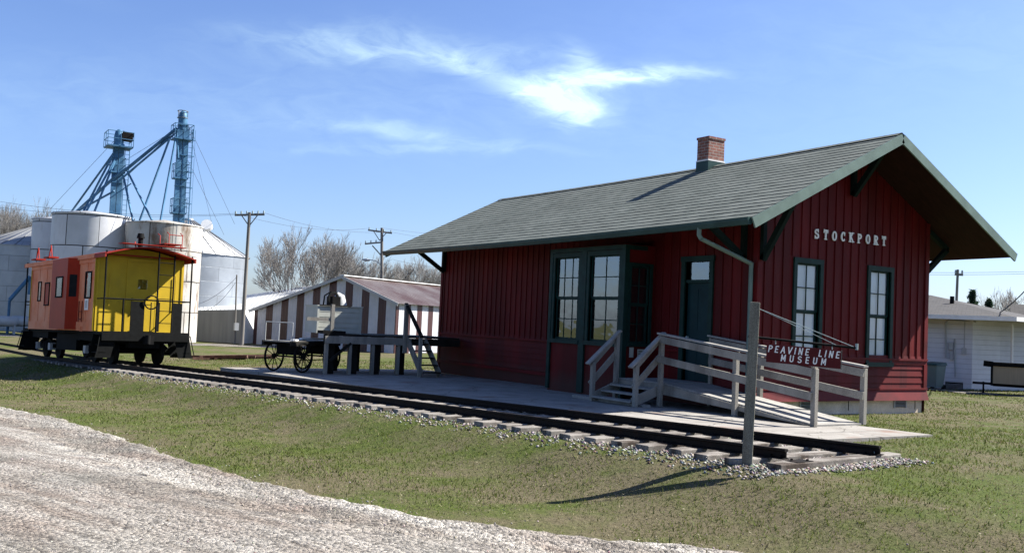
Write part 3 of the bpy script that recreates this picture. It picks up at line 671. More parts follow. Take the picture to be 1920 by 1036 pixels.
for sgn in (-1, 1):
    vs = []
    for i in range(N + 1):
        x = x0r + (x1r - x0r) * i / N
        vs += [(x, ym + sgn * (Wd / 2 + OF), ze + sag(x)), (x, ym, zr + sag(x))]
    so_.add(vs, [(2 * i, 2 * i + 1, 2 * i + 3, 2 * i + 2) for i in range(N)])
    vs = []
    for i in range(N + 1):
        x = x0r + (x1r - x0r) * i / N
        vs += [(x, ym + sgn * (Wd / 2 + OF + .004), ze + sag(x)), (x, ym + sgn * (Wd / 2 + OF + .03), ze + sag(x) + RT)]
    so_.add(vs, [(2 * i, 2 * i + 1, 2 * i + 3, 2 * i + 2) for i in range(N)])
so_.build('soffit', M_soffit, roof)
# rake boards and gutters
for x in (x1r, x0r):
    for sgn in (-1, 1):
        r_ = dmb(); e = Vector((x, ym + sgn * (Wd / 2 + OF + .02), ze + RT * .5 - .06)); p = Vector((x, ym, zr + RT * .5 - .045)); o_ = .02 if x == x1r else -.02
        r_.bar(e + Vector((o_, 0, 0)), p + Vector((o_, 0, 0)), .035, .20, (0, 0, 1)); r_.build('rake_board', M_rake, roof)
gt = dmb(); ye = ym - Wd / 2 - OF; vs = []; fs = []
gp = [(0, .09), (0, -.02), (-.045, -.055), (-.10, -.05), (-.125, .03), (-.13, .085), (-.115, .085), (-.105, .02), (-.085, -.035), (-.04, -.04), (-.015, 0)]
for i in range(N + 1):
    x = x0r + .02 + (x1r - x0r - .04) * i / N
    for (a, b_) in gp: vs.append((x, ye - .005 + a, ze + sag(x) + b_ + .01))
K = len(gp)
for i in range(N):
    for k in range(K - 1): fs.append((i * K + k, i * K + k + 1, (i + 1) * K + k + 1, (i + 1) * K + k))
fs.append(tuple(range(6))); fs.append(tuple(N * K + k for k in range(6)))
gt.add(vs, fs); gt.build('gutter', M_gutter, roof)
ds = dmb(); gxp = -6.02
ds.tube([(gxp, ye - .07, ze), (gxp, ye - .07, ze - .17), (gxp + .02, ye - .03, ze - .24)], .045, 10)
ds.tube([(gxp + .02, ye - .03, ze - .24), (xG - .09, yF - .10, 3.03)], .045, 10); ds.tube([(xG - .09, yF - .10, 3.05), (xG - .09, yF - .10, .3), (xG - .05, yF - .22, .18)], .045, 10)
ds.build('downspout', M_rake, dep)
# knee braces under the eaves
def brace(p_wall_low, p_wall_up, p_out):
    k = dmb(); k.bar(p_wall_low, p_out, .10, .12); k.bar(p_wall_low, p_wall_up, .10, .10, (0, 1, 0.01)); k.bar(p_wall_up, p_out, .10, .11); k.build('eave_bracket', M_bracket, dep)
for (yy, zl) in ((yF + .06, 3.12), (ym, 4.75)):
    zt_ = wz(yy) - .08; brace((xG + .07, yy, zl), (xG + .07, yy, zt_), (xG + OG - .35, yy, zt_))
    if yy > ym - 1: brace((xw0 - .07, yy, zl), (xw0 - .07, yy, zt_), (xw0 - OG + .35, yy, zt_))
for x in (xG - .35, xw0 + .2):
    yo = ye + .42; brace((x, yF - .06, 3.15), (x, yF - .06, wz(yF) - .1), (x, yo, wz(yo) - .07 + sag(x)))
for x in (xG - .12, xw0 + .12):
    yo = yB + OF - .55; brace((x, yB + .06, 3.2), (x, yB + .06, wz(yB) - .1), (x, yo, wz(yo) - .07 + sag(x)))
# chimney
c0, c1, cy0, cy1 = -10.54, -10.12, 8.34, 8.90
c = dmb(); c.box((c0, cy0, 5.4), (c1, cy1, 6.60)); c.box((c0 - .02, cy0 - .02, 6.60), (c1 + .02, cy1 + .02, 6.66)); ch = c.build('chimney', M_brick, roof)
c = dmb(); c.box((c0 - .015, cy0 - .015, 5.45), (c1 + .015, cy1 + .015, 6.02)); c.build('flashing', M_gutter, ch)
c = dmb(); c.box((c0 - .02, cy0 - .02, 6.02), (c1 + .02, cy1 + .02, 6.05)); c.build('flashing_edge', M_white, ch)
c = dmb(); c.box((c0 + .12, cy0 + .12, 6.6), (c1 - .12, cy1 - .12, 6.67)); c.build('flue', M_black, ch)

# ------------------------------------------------------------------ letters
def arc(cx, cy, rx_, ry_, a0, a1, n=12): return [(cx + rx_ * math.cos(R(a0 + (a1 - a0) * i / n)), cy + ry_ * math.sin(R(a0 + (a1 - a0) * i / n))) for i in range(n + 1)]
SHAPES = {
 'S': ([arc(.3, .73, .24, .22, 30, 270, 10) + arc(.3, .27, .26, .24, 90, -150, 10)], .6),
 'T': ([[(.3, 0), (.3, 1)], [(0, .96), (.6, .96)]], .6), 'O': ([arc(.34, .5, .30, .46, 0, 360, 22)], .68), 'C': ([arc(.36, .5, .30, .46, 45, 315, 18)], .62),
 'K': ([[(.08, 0), (.08, 1)], [(.55, 1), (.1, .45)], [(.22, .58), (.6, 0)]], .62), 'P': ([[(.08, 0), (.08, 1)], [(.08, .96), (.3, .96)] + arc(.3, .73, .24, .23, 90, -90, 8) + [(.08, .5)]], .58),
 'R': ([[(.08, 0), (.08, 1)], [(.08, .96), (.3, .96)] + arc(.3, .73, .24, .23, 90, -90, 8) + [(.08, .5)], [(.28, .5), (.56, 0)]], .62),
 'E': ([[(.5, .96), (.08, .96), (.08, .04), (.5, .04)], [(.08, .5), (.42, .5)]], .52), 'A': ([[(0, 0), (.3, 1), (.6, 0)], [(.13, .36), (.47, .36)]], .6),
 'V': ([[(0, 1), (.3, 0), (.6, 1)]], .6), 'I': ([[(.08, 0), (.08, 1)]], .16), 'N': ([[(.08, 0), (.08, 1), (.54, 0), (.54, 1)]], .62), 'L': ([[(.08, 1), (.08, .04), (.5, .04)]], .5),
 'M': ([[(.06, 0), (.08, 1), (.36, .25), (.64, 1), (.66, 0)]], .72), 'U': ([[(.08, 1), (.08, .3)] + arc(.32, .3, .24, .26, 180, 360, 8) + [(.56, 1)]], .64)}
SERIF = {'S': [(.54, .84, 1), (.04, .14, 1)], 'T': [(.3, 0, 0), (.0, .88, 1), (.6, .88, 1)], 'C': [(.58, .8, 1)], 'K': [(.08, 0, 0), (.08, 1, 0), (.55, 1, 0), (.6, 0, 0)], 'P': [(.08, 0, 0)], 'R': [(.08, 0, 0), (.58, 0, 0)], 'O': []}
def letter(mb, ch, P, h, th, depth, serif=False, italic=0.0, wf=1.0, thin=1.0):
    """P maps (across, up, out) to a point"""
    def quadstroke(a, b, t):
        dx, dy = b[0] - a[0], b[1] - a[1]; L = math.hypot(dx, dy)
        if L < 1e-6: return
        ux, uy = dx / L, dy / L; nx_, ny_ = -uy * t / 2, ux * t / 2; ex_ = t * .28
        a = (a[0] - ux * ex_, a[1] - uy * ex_); b = (b[0] + ux * ex_, b[1] + uy * ex_)
        c = [(a[0] + nx_, a[1] + ny_), (a[0] - nx_, a[1] - ny_), (b[0] - nx_, b[1] - ny_), (b[0] + nx_, b[1] + ny_)]
        c = [(x + italic * y, y) for x, y in c]; dz = random.uniform(0, .0015)
        vs = [P(x, y, 0) for x, y in c] + [P(x, y, depth + dz) for x, y in c]
        mb.add(vs, [(0, 1, 2, 3), (7, 6, 5, 4), (0, 4, 5, 1), (1, 5, 6, 2), (2, 6, 7, 3), (3, 7, 4, 0)])
    for st in SHAPES[ch][0]:
        q = [(x * h * wf, y * h) for x, y in st]
        for a, b in zip(q[:-1], q[1:]):
            ang = abs(math.atan2(abs(b[1] - a[1]), abs(b[0] - a[0]))) / (math.pi / 2)
            quadstroke(a, b, th * (thin + (1 - thin) * ang))
    if serif:
        for (x, y, vert) in SERIF.get(ch, []):
            x *= h * wf; yy = y * h; s_ = th * .95
            if vert: quadstroke((x, yy - s_ * .8), (x, yy + s_ * .8), th * .55)
            else: quadstroke((x - s_, yy), (x + s_, yy), th * .4)
word = 'STOCKPORT'; ya, yb = 7.36, 9.93; hL = .195; adv = (yb - ya) / len(word)
for i, ch_ in enumerate(word):
    m_ = dmb(); y0 = ya + adv * i + (adv - SHAPES[ch_][1] * hL * .95) / 2; z0 = 3.70 + .004 * math.sin(i * 2.3) + .005 * i; tl = random.uniform(-.03, .03)
    letter(m_, ch_, lambda a, u_, o_: (xG + .024 + o_, y0 + a - tl * u_, z0 + u_ + tl * a), hL, .042, .018, serif=True, wf=.95, thin=.62)
    m_.build('letter', M_ltr, dep)

# ------------------------------------------------------------------ sign post with hanging board
pb = Vector((-.19, -.45, -.05)); pt_ = Vector((-.14, -.45, 1.975))
sg = thing('sign_post', 'weathered leaning timber post with a dark red hanging museum board at the track end', 'sign', (-.19, -.45, 0))
def smb(): return MB((-.19, -.45, 0))
arm_d = Vector((.82, .75, 0)).normalized(); nrm = Vector((arm_d.y, -arm_d.x, 0))
m_ = smb(); m_.bar(pb, pt_, .105, .12, (arm_d.x, arm_d.y, 0), taper=.93); m_.build('post', M_post, sg, bevel=.008)
pw = Vector((-.155, -.45, 1.575)) + arm_d * .04; tip = pw + arm_d * 1.10 + Vector((0, 0, -.075))
m_ = smb(); m_.tube([pw - arm_d * .1, tip], .014, 8); m_.build('arm', M_steel, sg)
top_ = Vector((-.14, -.45, 1.90)) + arm_d * .05
m_ = smb(); m_.tube([top_, tip], .0045, 5); m_.build('guy_wire', M_insul, sg)
m_ = smb(); m_.tube([top_, pw.lerp(tip, .82)], .0035, 5); m_.build('guy_wire', M_insul, sg)
m_ = smb(); m_.tube([tip - Vector((0, 0, .02)), tip + Vector((0, 0, .05))], .016, 8); m_.build('end_cap', M_insul, sg)
# board hangs from the arm
sA = pw.lerp(tip, .105) + Vector((0, 0, -.065)); sB = pw.lerp(tip, .85) + Vector((0, 0, -.045)); bh = .212
dv = (sB - sA); bl = dv.length; dv.normalize(); dn = Vector((-.012, 0, -1)).normalized() * bh
m_ = smb(); th_ = nrm * .012
vs = [sA + dn - th_, sB + dn - th_, sB - th_, sA - th_, sA + dn + th_, sB + dn + th_, sB + th_, sA + th_]
m_.add(vs, [(0, 3, 2, 1), (4, 5, 6, 7), (0, 1, 5, 4), (1, 2, 6, 5), (2, 3, 7, 6), (3, 0, 4, 7)]); bd = m_.build('sign_board', M_board, sg)
m_ = smb(); m_.bar(sB + dn * 1.02 + dv * .006, sB + dv * .006, .006, .03, (nrm.x, nrm.y, 0)); m_.build('board_edge', M_post, bd)
for tt_ in (.12, .88):
    q = sA.lerp(sB, tt_); m_ = smb(); m_.tube([q + Vector((0, 0, -.01)), q + Vector((0, 0, .062))], .006, 6); m_.build('hanger', M_insul, bd)
def bp(a, z, o_): return sA + dv * a + dn.normalized() * (bh - z) + nrm * (.012 + o_)
m_ = smb(); h1 = .074
xx = .022 * bl
for w_, gap, lets in (('PEAVINE', 0, 1), ('LINE', 0, 1)):
    if w_ == 'LINE': xx = .70 * bl
    for ch_ in w_:
        k = SHAPES[ch_][1] * h1 * .92; x_ = xx
        m_ = smb(); letter(m_, ch_, lambda a, u_, o_: bp(x_ + a, .120 + u_, o_), h1, .0125, .002, wf=.92, italic=.16); m_.build('letter', M_ltr, bd); xx += k + .0335
xx = .20 * bl
for ch_ in 'MUSEUM':
    x_ = xx; m_ = smb(); letter(m_, ch_, lambda a, u_, o_: bp(x_ + a, .028 + u_, o_), h1 * .98, .0125, .002, wf=.92, italic=.10); m_.build('letter', M_ltr, bd); xx += SHAPES[ch_][1] * h1 * .92 + .046

# ------------------------------------------------------------------ entry steps and ramp
RO = Vector((-7.9, 4.9, slabz(-7.9)))
rp = thing('entry_ramp', 'grey weathered timber steps and long handrailed ramp up to the depot door', 'wooden ramp', RO)
def rmb(): return MB(RO)
FZ = .50; xL_, xR_ = -8.62, -7.18; yN, yK = 4.45, 5.68
def zs(x): return slabz(x)
m_ = rmb()
yy = yN
while yy < yK - .05: m_.box((xL_, yy, FZ - .035), (xR_, yy + .135, FZ)); yy += .142
m_.build('landing', M_tread, rp)
m_ = rmb(); m_.box((xL_, yN - .04, FZ - .19), (xR_, yN - .002, FZ - .037)); m_.box((xR_ + .002, yN - .04, FZ - .19), (xR_ + .04, yK, FZ - .037)); m_.build('landing_beam', M_wood, rp)
RX1 = -3.25; zr1 = slabz(RX1) + .03
def rz_(x): return FZ + (zr1 - FZ) * (x - xR_) / (RX1 - xR_)
m_ = rmb(); n = 28
for i in range(n):
    xa = xR_ + .05 + (RX1 - xR_ - .05) * i / n; xb = xR_ + .05 + (RX1 - xR_ - .05) * (i + .94) / n
    m_.add([(xa, yN, rz_(xa)), (xb, yN, rz_(xb)), (xb, yK, rz_(xb)), (xa, yK, rz_(xa)), (xa, yN, rz_(xa) - .03), (xb, yN, rz_(xb) - .03), (xb, yK, rz_(xb) - .03), (xa, yK, rz_(xa) - .03)], [(0, 1, 2, 3), (4, 7, 6, 5), (0, 4, 5, 1), (1, 5, 6, 2), (2, 6, 7, 3), (3, 7, 4, 0)])
m_.build('ramp_floor', M_tread, rp)
for yy in (yN - .04, yK + .002):
    m_ = rmb(); xe = RX1 - .15
    m_.add([(xR_ + .05, yy, rz_(xR_) - .03), (xe, yy, rz_(xe) - .035), (xe, yy + .038, rz_(xe) - .035), (xR_ + .05, yy + .038, rz_(xR_) - .03), (xR_ + .05, yy, rz_(xR_) - .24), (xe, yy, max(rz_(xe) - .20, slabz(xe) + .002)), (xe, yy + .038, max(rz_(xe) - .20, slabz(xe) + .002)), (xR_ + .05, yy + .038, rz_(xR_) - .24)],
           [(0, 1, 2, 3), (4, 7, 6, 5), (0, 4, 5, 1), (1, 5, 6, 2), (2, 6, 7, 3), (3, 7, 4, 0)]); m_.build('side_beam', M_wood, rp)
def post(x, y, top, wd=.09):
    m_ = rmb(); m_.box((x - wd / 2, y - wd / 2, zs(x) + .002), (x + wd / 2, y + wd / 2, top)); return m_.build('post', M_wood, rp, bevel=.006)
yp = yN - .09
H = 1.02
pxs = [xR_ + .02, -5.06, -3.22]
for x in pxs: post(x, yp, rz_(x) + H - .05)
for x in (-7.1, -5.75, -4.4, -3.3): post(x, yK + .09 if x > xG else yK + .03, rz_(x) + H - .05, .09 if x > xG else .07)
for (yy, xs_) in ((yp - .065, (xR_ - .02, RX1 + .02)), (yK + .155 if False else yK + .02, (-7.15, RX1 - .0))):
    for (hh, w2) in ((H - .09, .14), (H - .50, .14)):
        m_ = rmb(); m_.bar((xs_[0], yy, rz_(xs_[0]) + hh - .03), (xs_[1], yy, rz_(xs_[1]) + hh - .03), .036, w2, (0, 0, 1)); m_.build('rail_board', M_wood, rp)
    m_ = rmb(); m_.bar((xs_[0] - .03, yy + (.05 if yy < 5 else .02), rz_(xs_[0]) + H - .005), (xs_[1] + .03, yy + (.05 if yy < 5 else .02), rz_(xs_[1]) + H - .005), .13, .036, (0, 0, 1)); m_.build('handrail', M_tread, rp)
# steps down to the platform, towards the track
yS = 3.72; nst = 3
for k in range(1, nst + 1):
    zz = FZ + (zs(-7.9) - FZ) * k / (nst + .9); y_ = yN - .06 - (yN - yS) * (k - .5) / nst
    m_ = rmb(); m_.box((xL_ + .08, y_ - .13, zz - .035), (xR_ - .08, y_ + .13, zz)); m_.build('stair_tread', M_tread, rp)
for x in (xL_ + .04, xR_ - .06):
    m_ = rmb(); m_.bar((x, yN - .05, FZ - .15), (x, yS - .02, zs(x) + .08), .04, .2, (0, 0, 1)); m_.build('stringer', M_wood, rp)
for x in (xL_, xR_ + .0):
    post(x, yS, zs(x) + .84)
    if x == xL_: post(x, yp, FZ + H - .05)
    m_ = rmb(); m_.bar((x, yS - .16, zs(x) + .80), (x, yN - .02, FZ + H + .01), .13, .036, (0, 0, 1)); m_.build('handrail', M_tread, rp)
    sd = -.055 if x == xL_ else -.055
    for dz_ in (-.10, -.50):
        m_ = rmb(); m_.bar((x + sd, yS - .03, zs(x) + .86 + dz_), (x + sd, yN - .06, FZ + H + dz_ + .01), .034, .13, (0, 0, 1)); m_.build('rail_board', M_wood, rp)
m_ = rmb(); m_.box((xL_ - .9, 3.85, zs(-9)), (xR_ + .1, 4.05, zs(-9) + .07)); m_.build('bottom_plank', M_tread, rp)

# ------------------------------------------------------------------ freight dock at the far end
DK = Vector((-18.1, 3.4, slabz(-18.1)))
dk = thing('freight_dock', 'raised dark timber freight dock on posts by the far corner of the depot', 'loading dock', DK)
def kmb(): return MB(DK)
X1d, X0d, Y0d, Y1d, ZD = -18.1, -20.5, 1.25, 5.68, 1.03
m_ = kmb(); x = X0d
while x < X1d - .1: m_.box((x, Y0d + .375 * (X1d - x), ZD - .05), (x + .19, Y1d, ZD)); x += .2
m_.build('deck', M_darkwood, dk)
m_ = kmb(); m_.box((X1d + .002, Y0d, ZD - .27), (X1d + .045, 4.0, ZD - .055)); m_.build('front_beam', M_wood, dk); m_ = kmb(); m_.box((X1d + .002, 4.002, ZD - .27), (X1d + .04, Y1d, ZD - .055)); m_.build('rear_beam', M_darkwood, dk)  # rear run gets a darker wood colour standing in for shadow beside the depot
m_ = kmb(); m_.bar((X1d - .02, Y0d + .0, ZD - .17), (X0d, Y0d + .375 * 2.4, ZD - .17), .04, .22); m_.build('side_beam', M_darkwood, dk)
for y_ in (1.33, 2.06, 2.78, 3.61):
    m_ = kmb(); m_.box((X1d - .12, y_ - .045, slabz(-18) + .001), (X1d - .001, y_ + .045, ZD - .28)); m_.build('post', M_wood, dk)
    m_ = kmb(); m_.box((X1d - .45, y_ + .10, slabz(-18) - .01), (X1d - .25, y_ + .33, ZD - .055)); m_.build('post', M_darkwood, dk)
    m_ = kmb(); m_.box((X0d + .1, y_ + 1.0, slabz(-20) - .01), (X0d + .3, y_ + 1.2, ZD - .055)); m_.build('post', M_darkwood, dk)
m_ = kmb(); m_.bar((X1d + .0, 2.05, ZD - .25), (X1d + .0, 1.42, .25), .07, .1, (1, 0, 0)); m_.build('brace', M_darkwood, dk)
m_ = kmb(); m_.box((X1d + .01, 3.72, ZD - .5), (X1d + .1, 3.84, 2.0)); m_.build('rail_post', M_wood, dk)
m_ = kmb(); m_.box((-17.06, 3.74, slabz(-17)), (-16.97, 3.83, 1.05)); m_.build('rail_post', M_wood, dk)
m_ = kmb(); m_.bar((X1d - .0, 3.78, 2.02), (-16.95, 3.78, 1.05), .1, .06, (0, 0, 1)); m_.build('handrail', M_darkwood, dk)
for yy in (3.86, 4.45):
    m_ = kmb(); m_.bar((X1d + .04, yy, ZD - .1), (-17.0, yy, slabz(-17) + .08), .04, .22, (0, 0, 1)); m_.build('stringer', M_wood, dk)
for k in range(5):
    m_ = kmb(); xx_ = X1d + .12 + k * .22; zz = ZD - .19 - k * .2; m_.box((xx_, 3.88, zz - .035), (xx_ + .24, 4.43, zz)); m_.build('stair_tread', M_darkwood, dk)
# old platform scale, crate and engine on the dock
sc = thing('platform_scale', 'tall pale post of an old freight scale with a crossbar and side arm', 'scale', (-18.3, 1.52, ZD)); q = lambda: MB((-18.3, 1.52, ZD))
m_ = q(); m_.box((-18.35, 1.47, ZD), (-18.25, 1.57, ZD + .86)); m_.build('column', M_wood, sc)
m_ = q(); m_.box((-18.33, 1.12, ZD + .80), (-18.27, 2.08, ZD + .84)); m_.build('beam', M_darkwood, sc)
m_ = q(); m_.box((-18.33, .75, ZD + .36), (-18.27, 1.46, ZD + .46)); m_.build('side_arm', M_wood, sc)
m_ = q(); m_.box((-18.6, 1.2, ZD), (-18.15, 1.9, ZD + .09)); m_.build('base_plate', M_steel, sc)
cr_ = thing('slatted_crate', 'large pale slatted crate standing on the freight dock', 'crate', (-19.6, 2.3, ZD))
m_ = MB((-19.6, 2.3, ZD)); m_.box((-19.9, 1.28, ZD), (-18.92, 2.70, ZD + .80)); m_.build('box', M_cream, cr_)
m_ = MB((-19.6, 2.3, ZD))
for k in range(5): m_.box((-18.918, 1.31, ZD + .02 + k * .155), (-18.90, 2.67, ZD + .155 + k * .155))
for y_ in (1.28, 2.64): m_.box((-18.92, y_, ZD), (-18.885, y_ + .06, ZD + .80))
m_.box((-19.92, 1.26, ZD + .80), (-18.86, 2.72, ZD + .83)); m_.build('slats', M_cream, cr_)
en = thing('old_engine', 'dark old engine casting with a pale hood sitting on top of the slatted crate', 'engine', (-19.6, 2.1, ZD + .83))
q = lambda: MB((-19.6, 2.1, ZD + .83))
zz = ZD + .83
m_ = q(); m_.wheel((-19.4, 1.95, zz + .22), (1, .3, 0), .20, .06, 20, .15); m_.build('flywheel', M_black, en)
m_ = q(); m_.box((-19.8, 1.9, zz), (-19.3, 2.15, zz + .28)); m_.tube([(-19.5, 1.88, zz + .18), (-19.5, 2.3, zz + .2)], .09, 10); m_.build('block', M_steel, en)
m_ = q(); m_.tube([(-19.55, 2.25, zz + .0), (-19.55, 2.2, zz + .28), (-19.55, 2.12, zz + .4)], [.2, .17, .05], 12); m_.build('hood', M_ac, en)
m_ = q(); m_.tube([(-19.6, 1.72, zz), (-19.6, 1.75, zz + .3), (-19.5, 1.9, zz + .42), (-19.5, 2.1, zz + .40)], .025, 6); m_.build('pipe', M_black, en)

# ------------------------------------------------------------------ baggage wagon
ua = R(124); U_ = Vector((math.cos(ua), math.sin(ua), 0)); A_ = Vector((-U_.y, U_.x, 0)) * -1
wO = Vector((-19.3, .62, slabz(-19.3)))
wg = thing('baggage_wagon', 'old four wheeled iron baggage wagon with spoked wheels and a thin end rack', 'wagon', wO, ua)
lz = 0
def spoked(c, axis, r, name='wheel'):
    m_ = MB(); m_.wheel(c, axis, r, .05, 28, r - .04); m_.wheel(c, axis, .06, .12, 12)
    wobj = m_.build(name, M_black, wg)
    m2 = MB(); cc = Vector(c); ax = Vector(axis).normalized(); a = ax.orthogonal().normalized(); b_ = ax.cross(a)
    for k in range(10):
        t = 2 * math.pi * k / 10; dd_ = a * math.cos(t) + b_ * math.sin(t); m2.tube([cc + dd_ * .05, cc + dd_ * (r - .02)], .013, 5, cap=False)
    m2.build('spokes', M_black, wobj)
for (lx, r) in ((0, .45), (1.45, .45)):
    for s_ in (-1, 1): spoked((lx, s_ * .52, r + .0), (0, 1, 0), r)
    m_ = MB(); m_.tube([(lx, -.52, r), (lx, .52, r)], .025, 8); m_.build('axle', M_steel, wg)
    m_ = MB(); m_.box((lx - .05, -.42, r + .05), (lx + .05, .42, .86))
    for s_ in (-1, 1): m_.tube([(lx, s_ * .4, .82), (lx + (.45 if lx == 0 else -.45), s_ * .4, r)], .014, 6)
    m_.build('bolster', M_black, wg)
m_ = MB(); m_.box((-.55, -.50, .88), (1.85, .50, .92)); m_.build('deck', M_wood, wg)
m_ = MB()
for s_ in (-.52, .48): m_.box((-.6, s_, .78), (1.9, s_ + .05, .915))
m_.build('side_rail', M_darkwood, wg)
m_ = MB()
for s_ in (-.48, 0, .48): m_.tube([(-.52, s_, .9), (-.52, s_, 1.45)], .014, 6)
m_.tube([(-.52, -.48, 1.45), (-.52, .48, 1.45)], .014, 6); m_.build('end_rack', M_ac, wg)
m_ = MB(); m_.bar((1.9, 0, .55), (2.3, 0, .15), .05, .05); m_.tube([(0, -.3, .35), (1.45, -.3, .35)], .015, 6); m_.build('drawbar', M_steel, wg)
m_ = MB(); m_.bar((-.3, -.35, .945), (.9, .1, .95), .16, .04); m_.bar((.4, -.1, .98), (1.6, -.3, .98), .1, .05); m_.build('loose_boards', M_white, wg)


# ------------------------------------------------------------------ caboose
ca = math.atan(.150); CO = Vector((-24.7, nr(-24.7) + .755, float(railz(-24.7))))
cb = thing('caboose', 'faded red orange bay window caboose with a yellow end wall on the track', 'caboose', CO, math.pi + R(8.8), ry=.025)
LB0, LB1, HW, ZF, ZE, ZT = .82, 8.55, 1.42, 1.08, 3.56, 3.93
LT = LB1 + .82
def cpart(name, m, mk, parent=cb, bevel=0):
    b = MB(); mk(b); return b.build(name, m, parent, bevel=bevel)
# side walls and bay: salmon
def f(b):
    b.box((LB0, -HW, ZF), (LB1, HW, ZE))
cpart('body', M_orange, f)
def f(b):
    for s_ in (1, -1):
        for x in np.arange(LB0 + .9, LB1, .95):
            if not 2.4 < x < 5.0: b.box((x, s_ * HW, ZF), (x + .02, s_ * (HW + .012), ZE - .2))
        b.box((LB0, s_ * HW, ZF - .02), (LB1, s_ * (HW + .03), ZF + .28)); b.box((LB0, s_ * HW, ZE - .25), (LB1, s_ * (HW + .03), ZE))
    for x in (1.9, 2.05): b.box((x, HW + .03, ZF - .04), (x + .05, HW + .05, ZF + .12))
cpart('side_frame', M_orange, f)
def endwall(x, sgn):
    def f(b):
        b.box((x, -HW - .03, ZF - .02), (x + sgn * .03, HW + .03, ZE))
        N = 12
        vs = [(x + sgn * .03, HW * (1 - 2 * i / N), ZE + (ZT - ZE - .08) * (1 - abs(1 - 2 * i / N) ** 1.7) - .03) for i in range(N + 1)]
        b.add(vs + [(x + sgn * .03, -HW, ZE - .02), (x + sgn * .03, HW, ZE - .02)], [tuple(range(N + 3))])
        for y_ in (-HW + .0, HW - .06): b.box((x + sgn * .03, y_, ZF), (x + sgn * .06, y_ + .06, ZE))
        b.box((x + sgn * .03, -.62, ZF), (x + sgn * .055, -.50, 3.4)); b.box((x + sgn * .03, .36, ZF), (x + sgn * .055, .48, 3.4)); b.box((x + sgn * .03, -.62, 3.4), (x + sgn * .06, .48, 3.5))
        for y_ in (-1.15, 1.02): b.tube([(x + sgn * .09, y_, 1.9), (x + sgn * .09, y_, 3.0)], .014, 6)
    return f
ew = cpart('end_wall', M_ybody, endwall(LB0, -1)); cpart('end_wall', M_ybody, endwall(LB1, 1))
dr = cpart('door', M_ybody, lambda b: (b.box((LB0 - .05, -.50, ZF + .02), (LB0 - .03, .36, 3.39)), b.box((LB0 - .062, -.38, 2.0), (LB0 - .05, .24, 2.08))), ew)
cpart('door_window', M_glassb, lambda b: b.box((LB0 - .06, -.20, 2.50), (LB0 - .051, .10, 2.82)), dr)
cpart('handle', M_black, lambda b: b.tube([(LB0 - .08, .28, 2.0), (LB0 - .08, .28, 2.2)], .012, 6), dr)
# bay window box
B0, B1, BD = 2.80, 4.62, .34
by_ = cpart('bay', M_bay, lambda b: (b.add([(B0 - .22, HW, ZF + .02), (B0, HW + BD, ZF + .02), (B1, HW + BD, ZF + .02), (B1 + .22, HW, ZF + .02), (B0 - .22, HW, ZE - .05), (B0, HW + BD, ZE - .05), (B1, HW + BD, ZE - .05), (B1 + .22, HW, ZE - .05)], [(0, 1, 5, 4), (1, 2, 6, 5), (2, 3, 7, 6), (4, 5, 6, 7), (3, 2, 1, 0)])))
cpart('bay', M_orange, lambda b: b.box((B0, -HW - BD, ZF + .02), (B1, -HW, ZE - .05)))
M_glass2 = glassmat('dim_train_window', (.1, .1, .1), .05, .05)
def cwin(x0, x1, z0, z1, y=HW, par=cb, mg=None):
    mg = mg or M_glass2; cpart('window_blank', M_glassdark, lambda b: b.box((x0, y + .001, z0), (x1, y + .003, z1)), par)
    w_ = cpart('window', M_steel, lambda b: (b.box((x0 - .05, y, z1), (x1 + .05, y + .03, z1 + .05)), b.box((x0 - .05, y, z0 - .05), (x1 + .05, y + .035, z0)), b.box((x0 - .05, y, z0), (x0, y + .03, z1)), b.box((x1, y, z0), (x1 + .05, y + .03, z1))), par)
    cpart('pane', mg, lambda b: b.box((x0, y + .004, z0), (x1, y + .012, z1)), w_)
cwin(1.32, 1.86, 2.18, 2.98); cwin(3.28, 3.95, 2.22, 2.85, HW + BD, by_, M_glass2)
d_ = MB(); nx_ = Vector((-.84, .545, 0)); a_ = Vector((B0 - .22, HW, 0)).lerp(Vector((B0, HW + BD, 0)), .2) + nx_ * .01; b2 = Vector((B0 - .22, HW, 0)).lerp(Vector((B0, HW + BD, 0)), .8) + nx_ * .01
d_.add([(a_.x, a_.y, 2.2), (b2.x, b2.y, 2.2), (b2.x, b2.y, 2.95), (a_.x, a_.y, 2.95)], [(0, 1, 2, 3)]); d_.build('pane', M_glassdark, by_)
cwin(6.1, 6.6, 1.98, 2.74, HW, cb, M_bay); cwin(7.2, 7.5, 2.15, 2.8)
cpart('notice_panel', M_white, lambda b: b.box((1.48, HW + .004, 1.75), (1.84, HW + .02, 2.12)))
cpart('notice_frame', M_ac, lambda b: (b.box((1.58, HW + .02, 1.81), (1.75, HW + .026, 2.06))))
def f(b):
    b.tube([(1.98, HW + .05, 1.35), (1.98, HW + .05, 2.05)], .018, 6); b.tube([(2.32, HW + .05, 1.35), (2.32, HW + .05, 2.05)], .018, 6)
    for z in (1.45, 1.7): b.tube([(1.98, HW + .05, z), (2.32, HW + .05, z)], .016, 6)
cpart('grab_irons', M_redtrim, f)
cpart('corner_pipe', M_ybody, lambda b: b.tube([(LB0 - .02, HW + .05, 1.1), (LB0 - .02, HW + .05, ZE - .1), (LB0 + .1, HW + .04, ZE)], .02, 6))
